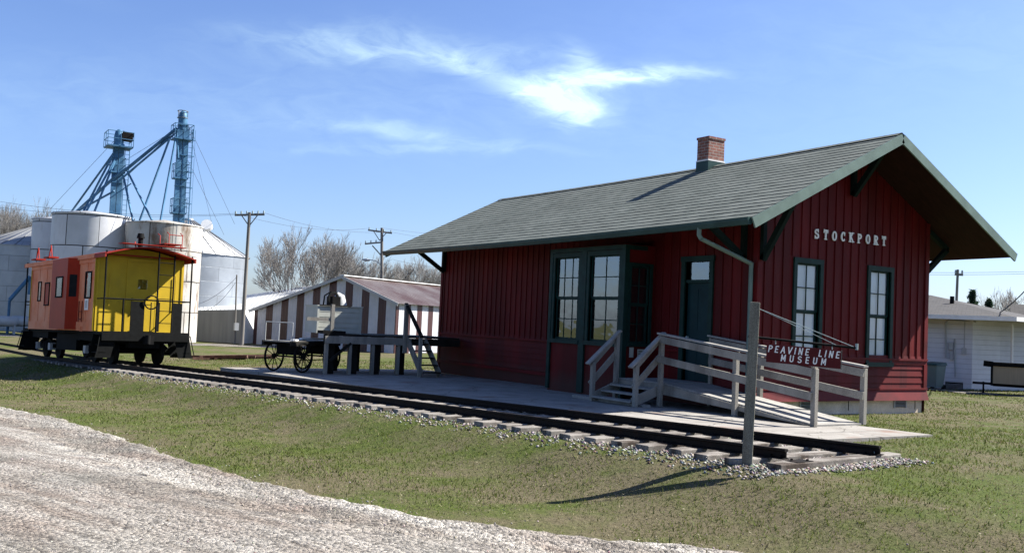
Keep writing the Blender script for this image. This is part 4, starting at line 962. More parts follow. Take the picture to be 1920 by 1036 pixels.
# roof with overhangs
def f(b):
    N = 14; X0r, X1r = -.12, LT + .1; vs = []
    for x in (X0r, LB0, LB1, X1r):
        for i in range(N + 1):
            t_ = 1 - 2 * i / N; y = (HW + .07) * t_; z = ZE + .0 + (ZT - ZE - .06) * (1 - abs(t_) ** 1.7)
            vs.append((x, y, z))
    for i in range(N + 1):
        x, y, z = vs[i]; vs.append((x, y, z - .045))
    K = N + 1
    for j in range(3): b.add(vs, [(j * K + i, j * K + i + 1, (j + 1) * K + i + 1, (j + 1) * K + i) for i in range(N)], sm=True)
    b.add(vs, [(4 * K + i, 4 * K + i + 1, i + 1, i) for i in range(N)])
    for s_ in (1, -1): b.box((X0r, s_ * (HW + .02), ZE - .12), (X1r, s_ * (HW + .075), ZE + .02))
    for x in np.arange(.6, X1r, 1.0): b.box((x, -HW, ZE + .0), (x + .03, HW, ZE + .05))
crf = cpart('roof', M_croof, f)
cpart('roof', M_orange, lambda b: b.box((.9, HW + .076, ZE - .12), (LT, HW + .085, ZE + .03)))
def f(b):
    b.box((-.2, -.95, ZT + .07), (1.1, -.35, ZT + .10)); b.box((-.2, -1.1, ZT - .02), (.2, 1.0, ZT + .0))
    for y_ in (-1.0, -.35, .5): b.bar((.0, y_, ZE + .25), (.1, y_, ZT + .08), .03, .03)
cpart('roof_walk', M_croof, f, crf)
def f(b):
    for (x, y_) in ((-.05, -.55), (-.05, -1.0), (.75, -.55)):
        b.tube([(x, y_, ZT), (x, y_, ZT + .42), (x + .2, y_, ZT + .5)], .016, 6)
    b.tube([(-.05, -.55, ZT + .40), (-.05, -1.0, ZT + .40)], .014, 6)
cpart('roof_ladder_rail', M_croof, f, crf)
for x in (6.6, 8.3):
    cpart('roof_bracket', M_croof, lambda b: (b.tube([(x - .2, HW - .1, ZE + .18), (x, HW - .1, ZE + .62), (x + .2, HW - .1, ZE + .18)], .022, 6), b.box((x - .35, HW - .3, ZE + .14), (x + .35, HW + .05, ZE + .2))), crf)
sk = cpart('smoke_jack', M_black, lambda b: (b.tube([(2.6, -.55, ZT - .1), (2.6, -.55, ZT + .45)], .085, 12), b.tube([(2.6, -.55, ZT + .45), (2.6, -.55, ZT + .62)], [.14, .10], 12)), crf)
cpart('collar', M_white, lambda b: b.tube([(2.6, -.55, ZT - .1), (2.6, -.55, ZT + .12)], .12, 12), sk)
# end platforms, rails, ladder
def plat(x0, x1, sgn):
    xe = x0 if sgn < 0 else x1
    p_ = cpart('platform', M_black, lambda b: (b.box((x0, -HW, ZF - .12), (x1, HW, ZF - .02)), b.box((xe - .04, -HW - .0, ZF - .3), (xe + .04, HW, ZF))))
    cpart('coupler', M_steel, lambda b: (b.box((xe - .35 if sgn < 0 else xe, -.12, .68), (xe if sgn < 0 else xe + .35, .12, .95)), b.tube([(xe + sgn * .4, .1, .7), (xe + sgn * .4, .1, .98)], .09, 8)), p_)
    def f(b):
        for y_ in (-HW + .02, -.80, .80, HW - .02, -.28): b.tube([(xe, y_, ZF), (xe, y_, ZE + .1 if abs(y_) > 1.2 or y_ < 0 else 2.14)], .03, 6)
        for (ya_, yb_) in ((-HW, HW),): b.tube([(xe, ya_, 2.12), (xe, yb_, 2.12)], .026, 6)
        for y_ in (-HW + .02, HW - .02): b.tube([(xe, y_, 2.12), (xe - sgn * .7, y_, 2.12)], .02, 6)
    cpart('end_railing', M_black, f, p_)
    def f(b):
        for z in np.arange(ZF + .3, ZE, .40): b.tube([(xe, -.78, z), (xe, -.28, z)], .013, 5)
        b.tube([(xe, -.28, 2.1), (xe, -.28, ZE + .2)], .02, 6)
    cpart('ladder', M_black, f, p_)
    def f(b):
        b.box((xe - .015, .12, ZF), (xe + .015, .56, 2.06)); b.box((xe - .015, -1.13, ZF), (xe + .015, -.80, 2.06)); b.box((xe - .016, -.38, ZF + .02), (xe + .014, -.27, 2.06))
    cpart('gate_panel', M_black, f, p_)
    cpart('brake_wheel', M_black, lambda b: (b.wheel((xe + sgn * .06, -.08, 2.05), (1, 0, .15), .24, .03, 20, .2), b.tube([(xe + sgn * .04, -.08, 1.1), (xe + sgn * .04, -.08, 2.05)], .02, 6)), p_)
    for s_ in (1, -1):
        def f(b):
            for k in range(3):
                xo = xe - sgn * .05; xi = xe - sgn * .72; z = ZF - .22 - k * .24; y_ = s_ * (HW - .25 + k * .10)
                b.box((xo, y_ - .12, z), (xi, y_ + .12, z + .03))
            for xx__ in (xe - sgn * .05, xe - sgn * .74):
                y0_, y1_ = s_ * (HW - .5), s_ * (HW + .02); b.add([(xx__, y0_, ZF - .1), (xx__, y1_, ZF - .1), (xx__, s_ * (HW + .16), ZF - .85), (xx__, s_ * (HW - .32), ZF - .85)], [(0, 1, 2, 3)])
            b.tube([(xe - sgn * .02, s_ * (HW + .04), ZF - .1), (xe + sgn * .1, s_ * (HW + .16), ZF - .74)], .018, 6)
        cpart('steps', M_black, f, p_)
plat(0, LB0, -1); plat(LB1, LT, 1)
# underframe and trucks
def f(b):
    b.box((.3, -.95, ZF - .38), (LT - .3, .95, ZF - .03)); b.box((LB0, -HW + .05, ZF - .10), (LB1, HW - .05, ZF - .03))
    b.box((3.3, .3, .36), (5.6, 1.2, .95)); b.box((.9, -1.3, .75), (3.0, 1.3, 1.0)); b.box((LT - 3.0, -1.3, .75), (LT - .9, 1.3, 1.0)); b.tube([(3.0, 1.15, .75), (6.3, 1.15, .75)], .03, 6); b.box((.15, -.5, .55), (.5, .5, 1.0)); b.tube([(5.4, .7, .6), (6.2, .7, .6)], .2, 12); b.box((3.9, -1.1, .4), (5.6, -.4, .9))
cpart('underframe', M_black, f)
for xc in (1.75, LT - 1.75):
    tr_ = cpart('truck', M_black, lambda b: [b.box((xc - .25, -.95, .35), (xc + .25, .95, .68))] + [b.bar((xc - 1.0, s_ * .98, .45), (xc + 1.0, s_ * .98, .45), .12, .16) for s_ in (1, -1)] + [b.bar((xc - .9, s_ * .98, .52), (xc - .2, s_ * .98, .75), .1, .1) for s_ in (1, -1)] + [b.bar((xc + .9, s_ * .98, .52), (xc + .2, s_ * .98, .75), .1, .1) for s_ in (1, -1)] + [b.tube([(xc + k_, s_ * .98, .3), (xc + k_, s_ * .98, .62)], .11, 8) for s_ in (1, -1) for k_ in (-.14, .14)])
    for xa in (xc - .84, xc + .84):
        for s_ in (1, -1):
            w_ = cpart('wheel', M_steel, lambda b: (b.wheel((xa, s_ * .75, .42), (0, 1, 0), .42, .12, 28, .0), b.wheel((xa, s_ * .69, .42), (0, 1, 0), .45, .03, 28)), tr_)
            cpart('journal_box', M_ac if (s_ > 0 and xa > 2) else M_steel, lambda b: b.box((xa - .12, s_ * .92, .30), (xa + .12, s_ * 1.14, .56)), tr_)
        cpart('axle', M_steel, lambda b: b.tube([(xa, -1, .42), (xa, 1, .42)], .07, 8), tr_)

# ------------------------------------------------------------------ far things: place by viewing direction and true distance
def at(px, py, D):
    X_ = px - 960; Y_ = 518 - py; a = X_ * cr - Y_ * sr; b = X_ * sr + Y_ * cr; fw = FPX * cp - b * sp; u = FPX * sp + b * cp
    d = np.array([a * cy_ + fw * sy, -a * sy + fw * cy_, u]); return Vector(CAM + d * D / math.hypot(d[0], d[1]))
GZ = -.75
def tank(name, label, px, D, r, ztop, m, mroof, cone=0, rim=True, n=48, group=None):
    c = at(px, 600, D + r); c.z = GZ
    t_ = thing(name, label, 'grain bin', c, group=group)
    H_ = ztop - GZ
    b = MB(); b.lathe([(r, 0), (r, H_)], n, uvr=r); b.build('shell', m, t_)
    b = MB()
    if cone: b.lathe([(r + .1, H_ - .03), (r + .1, H_), (.35, H_ + cone), (.3, H_ + cone + .18), (0.01, H_ + cone + .2)], n)
    else: b.lathe([(r + .05, H_ - .06), (r + .05, H_), (0.01, H_ + .35)], n)
    ro = b.build('roof', mroof, t_)
    if cone:
        b = MB()
        for k in range(30):
            t0 = 2 * math.pi * k / 30; b.bar(((r + .1) * math.cos(t0), (r + .1) * math.sin(t0), H_ + .01), (.4 * math.cos(t0), .4 * math.sin(t0), H_ + cone + .01), .05, .07)
        b.build('roof_ribs', mroof, ro)
    return t_, c, H_
tank('grain_bin', 'dull blue grey galvanised bin with a shallow cone roof at the far left', 62, 76, 4.6, 5.55, M_galv, M_galvroof, 1.7, group='bins of the grain elevator')
tank('storage_tank', 'narrow pale steel tank half hidden behind the big white tank', 104, 74, 1.95, 7.5, M_tank, M_tank, group='bins of the grain elevator')
tank('storage_tank', 'big white steel tank with dark seams behind the bay side of the caboose', 163, 66, 2.52, 7.42, M_tank, M_tank, group='bins of the grain elevator')
tank('storage_tank', 'rust streaked white steel tank right behind the yellow caboose end', 298, 64, 2.42, 7.0, M_tankrust, M_tankrust, group='bins of the grain elevator')
tE, cE, HE = tank('grain_bin', 'broad shiny galvanised bin with a ribbed cone roof beside the utility pole', 343, 74, 4.75, 5.75, M_galv, M_galvroof, 2.75, group='bins of the grain elevator')
v = at(388, 423, 76) - cE
MB().wheel(v, (1, -.4, .4), .42, .5, 18).build('roof_vent', M_white, tE)
for (px, w_) in ((0, 0),):
    a1 = at(18, 562, 70); b1 = at(57, 518, 70); o_ = MB(); o_.tube([a1, b1], .13, 8); o_.tube([b1, b1 + Vector((0, 0, -1.2))], .1, 8); o_.tube([a1, (a1.x, a1.y, GZ)], .09, 8)
    setp(o_.build('auger', M_bluesteel), 'dark blue slanting auger in front of the leftmost bin', 'auger')
for px, lb in ((12, 'small white tank nearer the left frame edge below the leftmost bin'), (42, 'small white tank beside the caboose foot below the leftmost bin')):
    c = at(px, 602, 69); o_ = MB(c); u_ = Vector((.35, .94, 0)); o_.tube([c - u_ * .75, c - u_ * .6, c + u_ * .6, c + u_ * .75], [.12, .34, .34, .12], 14)
    for k in (-.5, .5): o_.bar(c + u_ * k, (c + u_ * k).xy.to_3d() + Vector((0, 0, GZ)), .1, .5, (1, 0, 0))
    setp(o_.build('nurse_tank', M_ac, loc=c), lb, 'tank')

def leg(name, label, px_b, py_b, px_t, py_t, D, wd, zplat):
    base = at(px_b, py_b, D); top = at(px_t, py_t, D); base.z = GZ; top.x, top.y = top.x, top.y
    axis = (top - base); t_ = thing(name, label, 'elevator tower', base, group='grain elevator towers')
    q = lambda: MB(base); P = lambda z: base + Vector((axis.x, axis.y, 0)) * ((z - GZ) / axis.z) + Vector((0, 0, z - GZ))
    zt_ = top.z
    b = q()
    for o_ in (-.28 * wd, .28 * wd): b.bar(P(GZ) + Vector((.1, o_ * 1.0, 0)), P(zt_ - 1.0) + Vector((.1, o_, 0)), wd * .5, wd * .42, (1, 0, 0))
    z = 1.5
    while z < zt_ - 1: b.box(P(z) - Vector((.22, wd * .50, .025)), P(z) + Vector((.32, wd * .50, .025))); z += 2.1
    b.build('casing', M_bluesteel, t_)
    b = q(); c = P(zt_ - .75); b.tube([c + Vector((0, 0, -.6)), c + Vector((0, 0, .2)), c + Vector((0, 0, .6)), c + Vector((0, 0, .75))], [wd * .46, wd * .50, wd * .40, wd * .16], 12); b.build('head', M_bluesteel, t_)
    for z in zplat:
        c = P(z); s_ = (.82 if wd > .64 else .62) if z == zplat[0] else .45; b = q(); b.box(c - Vector((s_, s_, .05)), c + Vector((s_, s_, .04))); pl = b.build('platform', M_bluesteel, t_)
        b = q(); cs = [c + Vector((i * s_, j * s_, 0)) for i, j in ((-1, -1), (1, -1), (1, 1), (-1, 1))]
        for i in range(4):
            a_, b_ = cs[i], cs[(i + 1) % 4]
            for h_ in (.5, 1.0): b.tube([a_ + Vector((0, 0, h_)), b_ + Vector((0, 0, h_))], .025, 5)
            for k in (0, .5): p_ = a_.lerp(b_, k); b.tube([p_, p_ + Vector((0, 0, 1.0))], .025, 5)
        b.build('guard_rail', M_bluesteel, pl)
    b = q(); o1 = Vector((.2, wd * .62, 0)); o2 = Vector((.2, wd * .62 + .30, 0))
    b.tube([P(4) + o1, P(zt_ - 1.2) + o1], .03, 5); b.tube([P(4) + o2, P(zt_ - 1.2) + o2], .03, 5); z = 4.2
    while z < zt_ - 1.3: b.bar(P(z) + o1, P(z) + o2, .03, .03); z += .35
    b.build('ladder', M_bluesteel, t_)
    if wd > .64: return t_, base, P
    b = q(); z = 6.5
    while z < zt_ - 1.4: c = P(z) + (o1 + o2) / 2 + Vector((.15, 0, 0)); b.wheel(c, (0, 0, 1), .27, .035, 12, .25); z += 1.1
    for k in range(5): a_ = R(72 * k); o3 = (o1 + o2) / 2 + Vector((.15 + .26 * math.cos(a_), .26 * math.sin(a_), 0)); b.tube([P(6.4) + o3, P(zt_ - 1.3) + o3], .015, 4)
    b.build('ladder_cage', M_bluesteel, t_)
    return t_, base, P
t1, b1_, P1_ = leg('elevator_tower', 'shorter blue steel elevator leg with a round headed top and work platform', 217, 405, 224, 243, 69.5, .66, (12.35, 10.6))
t2, b2_, P2_ = leg('elevator_tower', 'taller blue steel elevator leg with a ladder cage rising behind the rusty tank', 336, 405, 344, 208, 68, .62, (13.1, 10.4, 8.0))
b = MB(b1_); c = at(238, 258, 69.5); b.box(c - Vector((.3, .35, .25)), c + Vector((.3, .35, .25))); b.tube([c + Vector((0, -.3, .3)), c + Vector((0, .45, .2))], .14, 8); b.build('drive_motor', M_steel, t1)
b = MB(b2_); c = at(343, 212, 68); b.wheel(c + Vector((0, 0, .12)), (0, 0, 1), .36, .05, 12, .32); b.wheel(c + Vector((0, 0, -.35)), (0, 0, 1), .36, .05, 12, .32)
for k in range(5): a_ = R(72 * k); b.tube([c + Vector((.33 * math.cos(a_), .33 * math.sin(a_), -.4)), c + Vector((.33 * math.cos(a_), .33 * math.sin(a_), .15))], .02, 4)
b.build('crown_rail', M_galv, t2)
SP = [(t1, b1_, [(213, 287, 69), (133, 398, 75)]), (t1, b1_, [(212, 290, 69), (155, 399, 69)]), (t1, b1_, [(216, 298, 69), (160, 399, 68)]), (t1, b1_, [(216, 300, 69), (176, 399, 68)]),
      (t1, b1_, [(214, 358, 69), (143, 397, 72)]), (t2, b2_, [(332, 240, 68), (241, 314, 68.5), (214, 333, 69), (143, 397, 76)]), (t2, b2_, [(331, 248, 68), (243, 322, 68.5), (216, 345, 69)]),
      (t1, b1_, [(231, 328, 69), (249, 413, 67)]), (t1, b1_, [(236, 315, 69), (285, 413, 66)]), (t2, b2_, [(318, 260, 67.5), (262, 413, 67)]), (t2, b2_, [(330, 255, 67.5), (301, 413, 66)]), (t2, b2_, [(331, 245, 67.5), (334, 296, 67.5)])]
for par, org, pts in SP:
    b = MB(org); b.tube([at(*p) for p in pts], .07 if len(pts) < 4 else .11, 8); b.build('grain_spout', M_bluesteel, par)
for par, org, pts in [(t1, b1_, [(246, 344, 69), (206, 372, 69)]), (t2, b2_, [(318, 255, 68), (240, 327, 69)])]:
    b = MB(org); b.tube([at(*p) for p in pts], .04, 5); b.build('brace', M_bluesteel, par)
for (a_, b__) in [((218, 260, 69.5), (94, 392, 78)), ((352, 232, 68), (400, 430, 80)), ((352, 232, 68), (440, 420, 84)), ((352, 300, 68), (420, 440, 78)), ((347, 232, 68), (236, 300, 72))]:
    p_, q_ = at(*a_), at(*b__); b = MB(p_); b.tube([p_, q_], .012, 4, cap=False); setp(b.build('guy_wire', M_wire, loc=p_), 'thin steel guy wire bracing the grain elevator towers', 'guy wire', 'guy wires of the grain elevator')

# ------------------------------------------------------------------ striped barn and grey shed
def stripemat(name, ca, cb_, per, frac, off=0):
    m, g, b = newmat(name); tc = g.n('ShaderNodeTexCoord'); x, y, z = g.sep(tc.outputs['UV'])
    fr_ = g.m('FRACT', g.m('DIVIDE', g.m('ADD', x, off), per)); c = g.mix(g.m('LESS_THAN', fr_, frac), ca, cb_)
    c = g.mix(1.0, c, g.ramp(g.noise(tc.outputs['Object'], .8, 6, .6), [(.3, .78), (.7, 1.08)]), 'MULTIPLY')
    rib = g.m('SINE', g.m('MULTIPLY', x, 2 * math.pi / .23)); bp_ = g.n('ShaderNodeBump'); bp_.inputs['Distance'].default_value = .02; g.put(bp_.inputs['Height'], g.ramp(rib, [(.5, 0.0), (.9, 1.0)])); g.put(b.inputs['Normal'], bp_.outputs[0])
    g.put(b.inputs['Base Color'], c); b.inputs['Roughness'].default_value = .5; return m
M_stripe = stripemat('red_and_white_striped_steel', (.46, .47, .50), (.045, .011, .010), 1.36, .46, .3)
def roofmetal(name, c, c2, thr):
    m = mat(name, c, .45, var=.12, scale=.4, c2=c2, thr=thr, stretch=(1, 1, 1)); g = NG(m.node_tree); x, y, z = g.sep(g.n('ShaderNodeTexCoord').outputs['UV'])
    rib = g.m('SINE', g.m('MULTIPLY', x, 2 * math.pi / .45)); bp_ = g.n('ShaderNodeBump'); bp_.inputs['Distance'].default_value = .04; g.put(bp_.inputs['Height'], g.ramp(rib, [(.6, 0.0), (.95, 1.0)])); g.put(m.node_tree.nodes['Principled BSDF'].inputs['Normal'], bp_.outputs[0]); return m
M_barnroof = roofmetal('rusting_barn_roof_steel', (.10, .085, .08), (.055, .032, .026), (.38, .55))
M_whiteroof = roofmetal('white_shed_roof_steel', (.42, .43, .43), (.28, .28, .28), (.5, .8))
M_shedwall = mat('grey_shed_cladding', (.17, .175, .17), .6, var=.15, scale=.8, stretch=(4, 4, .3))
Lc = Vector((-57.5, 11.2, 0)); gd = Vector((.87, .50, 0)).normalized(); ed = Vector((-.50, .87, 0)).normalized(); wG, tP, zLe, zPk, zRe, LBn = 12.0, 7.68, 1.62, 4.08, 2.5, 30
bn = thing('striped_barn', 'long metal barn with vertical dark red and white stripes and a rusting roof', 'barn', (Lc.x, Lc.y, GZ))
def q(): return MB((Lc.x, Lc.y, GZ))
C0 = Lc; C1 = Lc + gd * wG
b = q(); z_ = lambda p, z: Vector((p.x, p.y, z))
b.add([z_(C0, GZ), z_(C1, GZ), z_(C1, zRe), z_(Lc + gd * tP, zPk), z_(C0, zLe)], [(0, 1, 2, 3, 4)], [[(0, 0), (wG, 0), (wG, 3), (tP, 5), (0, 2)]]); b.build('gable_wall', M_stripe, bn)
b = q(); b.add([z_(C1, GZ), z_(C1 + ed * LBn, GZ), z_(C1 + ed * LBn, zRe), z_(C1, zRe)], [(0, 1, 2, 3)], [[(0, 0), (LBn, 0), (LBn, 3), (0, 3)]])
b.add([z_(C0, GZ), z_(C0 + ed * LBn, GZ), z_(C0 + ed * LBn, zLe), z_(C0, zLe)], [(3, 2, 1, 0)], [[(0, 3), (LBn, 3), (LBn, 0), (0, 0)]])
b.add([z_(C0 + ed * LBn, GZ), z_(C1 + ed * LBn, GZ), z_(C1 + ed * LBn, zRe), z_(Lc + gd * tP + ed * LBn, zPk), z_(C0 + ed * LBn, zLe)], [(4, 3, 2, 1, 0)], [[(0, 0), (wG, 0), (wG, 3), (tP, 5), (0, 2)]]); b.build('side_wall', M_stripe, bn)
pk = Lc + gd * tP; o_ = -ed * .25; slR = (zPk - zRe) / (wG - tP); slL = (zPk - zLe) / tP
b = q()
Rr = C1 + gd * .3; Ll = C0 - gd * .3
b.add([z_(pk + o_, zPk + .05), z_(Rr + o_, zRe + .05 - .3 * slR), z_(Rr + ed * LBn, zRe + .05 - .3 * slR), z_(pk + ed * LBn, zPk + .05)], [(0, 1, 2, 3)], [[(0, 0), (0, 4), (LBn, 4), (LBn, 0)]])
b.add([z_(pk + o_, zPk + .05), z_(Ll + o_, zLe + .05 - .3 * slL), z_(Ll + ed * LBn, zLe + .05 - .3 * slL), z_(pk + ed * LBn, zPk + .05)], [(3, 2, 1, 0)], [[(LBn, 0), (LBn, 8), (0, 8), (0, 0)]])
br = b.build('roof', M_barnroof, bn)
b = q(); b.bar(z_(pk + o_ * 1.1, zPk - .02), z_(Rr + o_ * 1.1, zRe - .02 - .3 * slR), .04, .2); b.bar(z_(pk + o_ * 1.1, zPk - .02), z_(Ll + o_ * 1.1, zLe - .02 - .3 * slL), .04, .2); b.build('rake_trim', M_ac, br)
b = q(); b.bar(z_(pk + o_, zPk + .1), z_(pk + ed * LBn, zPk + .1), .4, .05); b.build('ridge_cap', M_white, br)
b = q()
for k in range(3): c_ = pk - gd * (2.6) + ed * (2.5 + 5 * k); b.tube([z_(c_, 3.1), z_(c_, 3.75)], .3, 10)
b.build('roof_vent', M_ac, br)
sA_ = at(352, 583, 70.5); sB_ = at(455, 581, 67.5); sC_ = at(478, 580, 70)
sh = thing('grey_shed', 'low grey clad shed with a bright white metal roof between utility pole and barn', 'shed', (sA_.x, sA_.y, GZ)); q = lambda: MB((sA_.x, sA_.y, GZ))
b = q(); b.add([z_(sA_, GZ), z_(sB_, GZ), sB_, sA_], [(0, 1, 2, 3)]); b.add([z_(sA_, GZ), sA_, at(345, 565, 84), z_(at(345, 565, 84), GZ)], [(0, 1, 2, 3)]); b.build('front_wall', M_shedwall, sh)
b = q(); b.add([z_(sB_, GZ), z_(sC_, GZ), sC_, sB_], [(0, 1, 2, 3)]); b.build('end_wall', M_white, sh)
b = q(); up_ = Vector((0, 0, .04)); vs = [sA_ + up_, sB_ + up_, sC_ + up_, at(640, 527, 92), at(440, 556, 88), at(352, 566, 84)]
b.add(vs, [(0, 1, 2, 3, 4, 5)], [[(0, 0), (6, 0), (8, 0), (16, 24), (4, 22), (0, 16)]]); b.build('roof', M_whiteroof, sh)

# ------------------------------------------------------------------ utility poles and wires
def upole(label, pb_, pt__, D, arms, r=.14, group='utility poles'):
    base = at(*pb_, D); top = at(*pt__, D); base.z = min(base.z, gx(base.x, base.y) + 0.0) if D > 50 else base.z
    t_ = thing('utility_pole', label, 'utility pole', base, group=group); q = lambda: MB(base)
    b = q(); b.tube([base - Vector((0, 0, .2)), top], [r, r * .7], 10); b.build('pole', M_polewood, t_)
    for (pxa, pya, pxb, pyb, ni, br_) in arms:
        a_, c_ = at(pxa, pya, D), at(pxb, pyb, D); b = q(); b.bar(a_, c_, .11, .13); am = b.build('crossarm', M_polewood, t_)
        for k in range(ni):
            p_ = a_.lerp(c_, (k + .15) / max(ni - .7, 1)); b = q(); b.tube([p_, p_ + Vector((0, 0, .14)), p_ + Vector((0, 0, .26))], [.03, .06, .045], 8); b.build('insulator', M_insul, am)
        if br_:
            m_ = a_.lerp(c_, .5); b = q()
            for e_ in (a_.lerp(c_, .22), a_.lerp(c_, .78)): b.tube([e_, Vector((m_.x, m_.y, m_.z - .75))], .035, 5)
            b.build('arm_brace', M_polewood, am)
    return t_, base
upole('tall grey utility pole with one wide crossarm standing by the shed corner', (453, 645), (468, 398), 64, [(440, 403, 496, 402, 6, True)])
t_, b_ = upole('utility pole with two staggered crossarms and a street lamp rising behind the barn', (716, 645), (716, 427), 80, [(690, 431, 735, 437, 4, True), (684, 457, 716, 454, 4, False)], r=.17)
b = MB(b_); a1 = at(716, 480, 80); b.tube([at(698, 460, 80), at(714, 478, 80)], .05, 6); b.build('arm_brace', M_polewood, t_)
b = MB(b_); b.tube([at(716, 497, 80), at(705, 489, 80), at(690, 486, 80)], .04, 6); lm = b.build('lamp_arm', M_ac, t_)
b = MB(b_); c_ = at(686, 487, 80); b.tube([c_ - Vector((0, .35, 0)), c_, c_ + Vector((0, .35, 0))], [.05, .14, .08], 8); b.build('street_lamp_head', M_ac, lm)
t_, b_ = upole('short service pole with a meter in front of the grey shed', (440, 641), (444, 515), 66.5, [], r=.07)
b = MB(b_); c_ = at(443, 612, 66.3); b.box(c_ - Vector((.14, .14, .25)), c_ + Vector((.14, .14, .25))); b.build('meter_box', M_ac, t_)
upole('distant slim utility pole above the roof of the white house', (1790, 600), (1796, 505), 60, [(1790, 514, 1806, 515, 2, False)], r=.1)
def wire(a_, b__, sag_, label, group='overhead wires', r=.012):
    p_, q_ = at(*a_), at(*b__); pts = []
    for i in range(13): t = i / 12; v_ = p_.lerp(q_, t); v_.z -= sag_ * 4 * t * (1 - t); pts.append(v_)
    b = MB(p_); b.tube(pts, r, 4, cap=False); setp(b.build('power_line', M_wire, loc=p_), label, 'wire', group)
for k, (a_, b__) in enumerate([((441, 400, 64), (689, 428, 80)), ((496, 399, 64), (734, 434, 80)), ((441, 400, 64), (-60, 368, 66)), ((496, 399, 64), (-60, 382, 70)), ((716, 427, 80), (1000, 438, 110)), ((734, 435, 80), (1000, 455, 112))]):
    wire(a_, b__, .5, ['upper wire between the wide crossarm pole and the lamp pole', 'lower wire between the wide crossarm pole and the lamp pole', 'upper wire running left from the wide crossarm pole past the elevator', 'lower wire running left from the wide crossarm pole past the elevator', 'upper wire running right from the lamp pole above the depot eave', 'middle wire running right from the lamp pole toward the depot roof'][k])
wire((443, 520, 66.5), (350, 572, 74), .5, 'longer service wire drooping left from the short pole across the broad bin'); wire((441, 530, 66.5), (380, 583, 70), .4, 'shorter service wire drooping from the short pole to the shed roof edge')
wire((738, 487, 80), (1000, 510, 84), .4, 'lower wire running off behind the depot eave from the lamp pole')
for yy_ in (507, 511): wire((1600, yy_, 75), (2050, yy_ - 3, 75), .2, '%s of two thin lines crossing the pale sky right of the depot' % ('upper' if yy_ == 507 else 'lower'), r=.014)
wire((1960, 500, 34), (1868, 590, 41.5), .15, 'slanting service drop reaching the white house roof', r=.02)

# ------------------------------------------------------------------ white house and yard at right
M_siding, gs, bs_ = newmat('white_lap_siding'); tc = gs.n('ShaderNodeTexCoord'); xx_, yy_, zz_ = gs.sep(tc.outputs['Object'])
fz = gs.m('FRACT', gs.m('DIVIDE', zz_, .19)); gs.put(bs_.inputs['Base Color'], gs.mix(1.0, gs.ramp(gs.noise(tc.outputs['Object'], 1.5, 5), [(.3, .50), (.7, .60)]), gs.ramp(fz, [(0.0, .45), (.09, 1.0)]), 'MULTIPLY'))
bp_ = gs.n('ShaderNodeBump'); bp_.inputs['Distance'].default_value = .03; gs.put(bp_.inputs['Height'], gs.m('MULTIPLY', fz, -1.0)); gs.put(bs_.inputs['Normal'], bp_.outputs[0]); bs_.inputs['Roughness'].default_value = .6
HG = .02
hA = at(1560, 700, 41.2); hB = at(1822, 711, 40.2)
rd = Vector((.10, 1, 0)).normalized(); hC = hB + rd * 1.62; hD_ = at(1990, 715, 43.5)
for v_ in (hA, hB, hC, hD_): v_.z = HG - .05
hC_px = None
ho = thing('white_house', 'single storey white sided house with a low grey brown roof behind the depot', 'house', (hB.x, hB.y, HG)); q = lambda: MB((hB.x, hB.y, HG))
EZ = 2.56
b = q()
for p_, r_ in ((hA, hB), (hB, hC), (hC, hD_)): b.add([z_(p_, HG - .3), z_(r_, HG - .3), z_(r_, EZ), z_(p_, EZ)], [(0, 1, 2, 3)])
back = Vector((-.5, .86, 0)) * 10
b.add([z_(hA, HG - .3), z_(hA + back, HG - .3), z_(hA + back, EZ), z_(hA, EZ)], [(0, 1, 2, 3)]); b.build('wall', M_siding, ho)
ov = Vector((.42, -.62, 0)); e1_, e2_ = z_(hA + ov, EZ + .05), z_(at(1905, 600, 38.9), EZ + .05)
e3_ = z_(at(2050, 600, 44), EZ + .05)
rg0 = at(1500, 497, 47); rg1 = at(1745, 553, 47); rg0.z = rg1.z + .1
b = q(); b.add([e1_, e2_, rg1, rg0], [(0, 1, 2, 3)], [[(0, 0), (8, 0), (4, 6), (0, 6)]]); b.add([e2_, e3_, z_(at(1990, 600, 52), EZ + .2), rg1], [(0, 1, 2, 3)], [[(0, 0), (5, 0), (5, 8), (0, 8)]])
b.add([z_(e1_, EZ + .0), z_(e2_, EZ + .0), z_(hD_, EZ), z_(hA, EZ)], [(3, 2, 1, 0)], [[(0, 0)] * 4]); hr = b.build('roof', M_shingle2, ho)
b = q(); b.bar(e1_ + Vector((0, 0, -.06)), e2_ + Vector((0, 0, -.06)), .05, .16); b.bar(e2_ + Vector((0, 0, -.06)), e3_ + Vector((0, 0, -.06)), .05, .16); b.build('fascia', M_white, hr)
p_ = at(1785, 572, 43.5); b = q(); b.tube([p_ - Vector((0, 0, .3)), p_ + Vector((0, 0, .38))], .09, 8); b.build('roof_pipe', M_black, hr)
n_ = (CAM - np.array(hB)); n_ = Vector((n_[0], n_[1], 0)).normalized()
def wp(px, py, off=.06, D=40.3): v_ = at(px, py, D - off); return v_
b = q(); b.tube([wp(1773, 670), wp(1773, 603), wp(1779, 599), wp(1830, 603)], .03, 6); b.tube([wp(1809, 603), wp(1808, 655)], .02, 6); b.tube([wp(1790, 635), wp(1791, 706)], .025, 6); b.build('conduit', M_ac, ho)
for (x0_, y0_, x1_, y1_) in ((1779, 641, 1787, 655), (1781, 658, 1787, 674), (1788, 652, 1790, 672), (1803, 652, 1812, 664)):
    a_, c_ = wp(x0_, y1_, .05), wp(x1_, y0_, .05); b = q(); sd_ = Vector((c_.x - a_.x, c_.y - a_.y, 0)); m_ = (a_ + c_) / 2; b.bar(Vector((m_.x, m_.y, a_.z)), Vector((m_.x, m_.y, c_.z)), sd_.length, .14, tuple(n_)); b.build('meter_box', M_ac, ho)
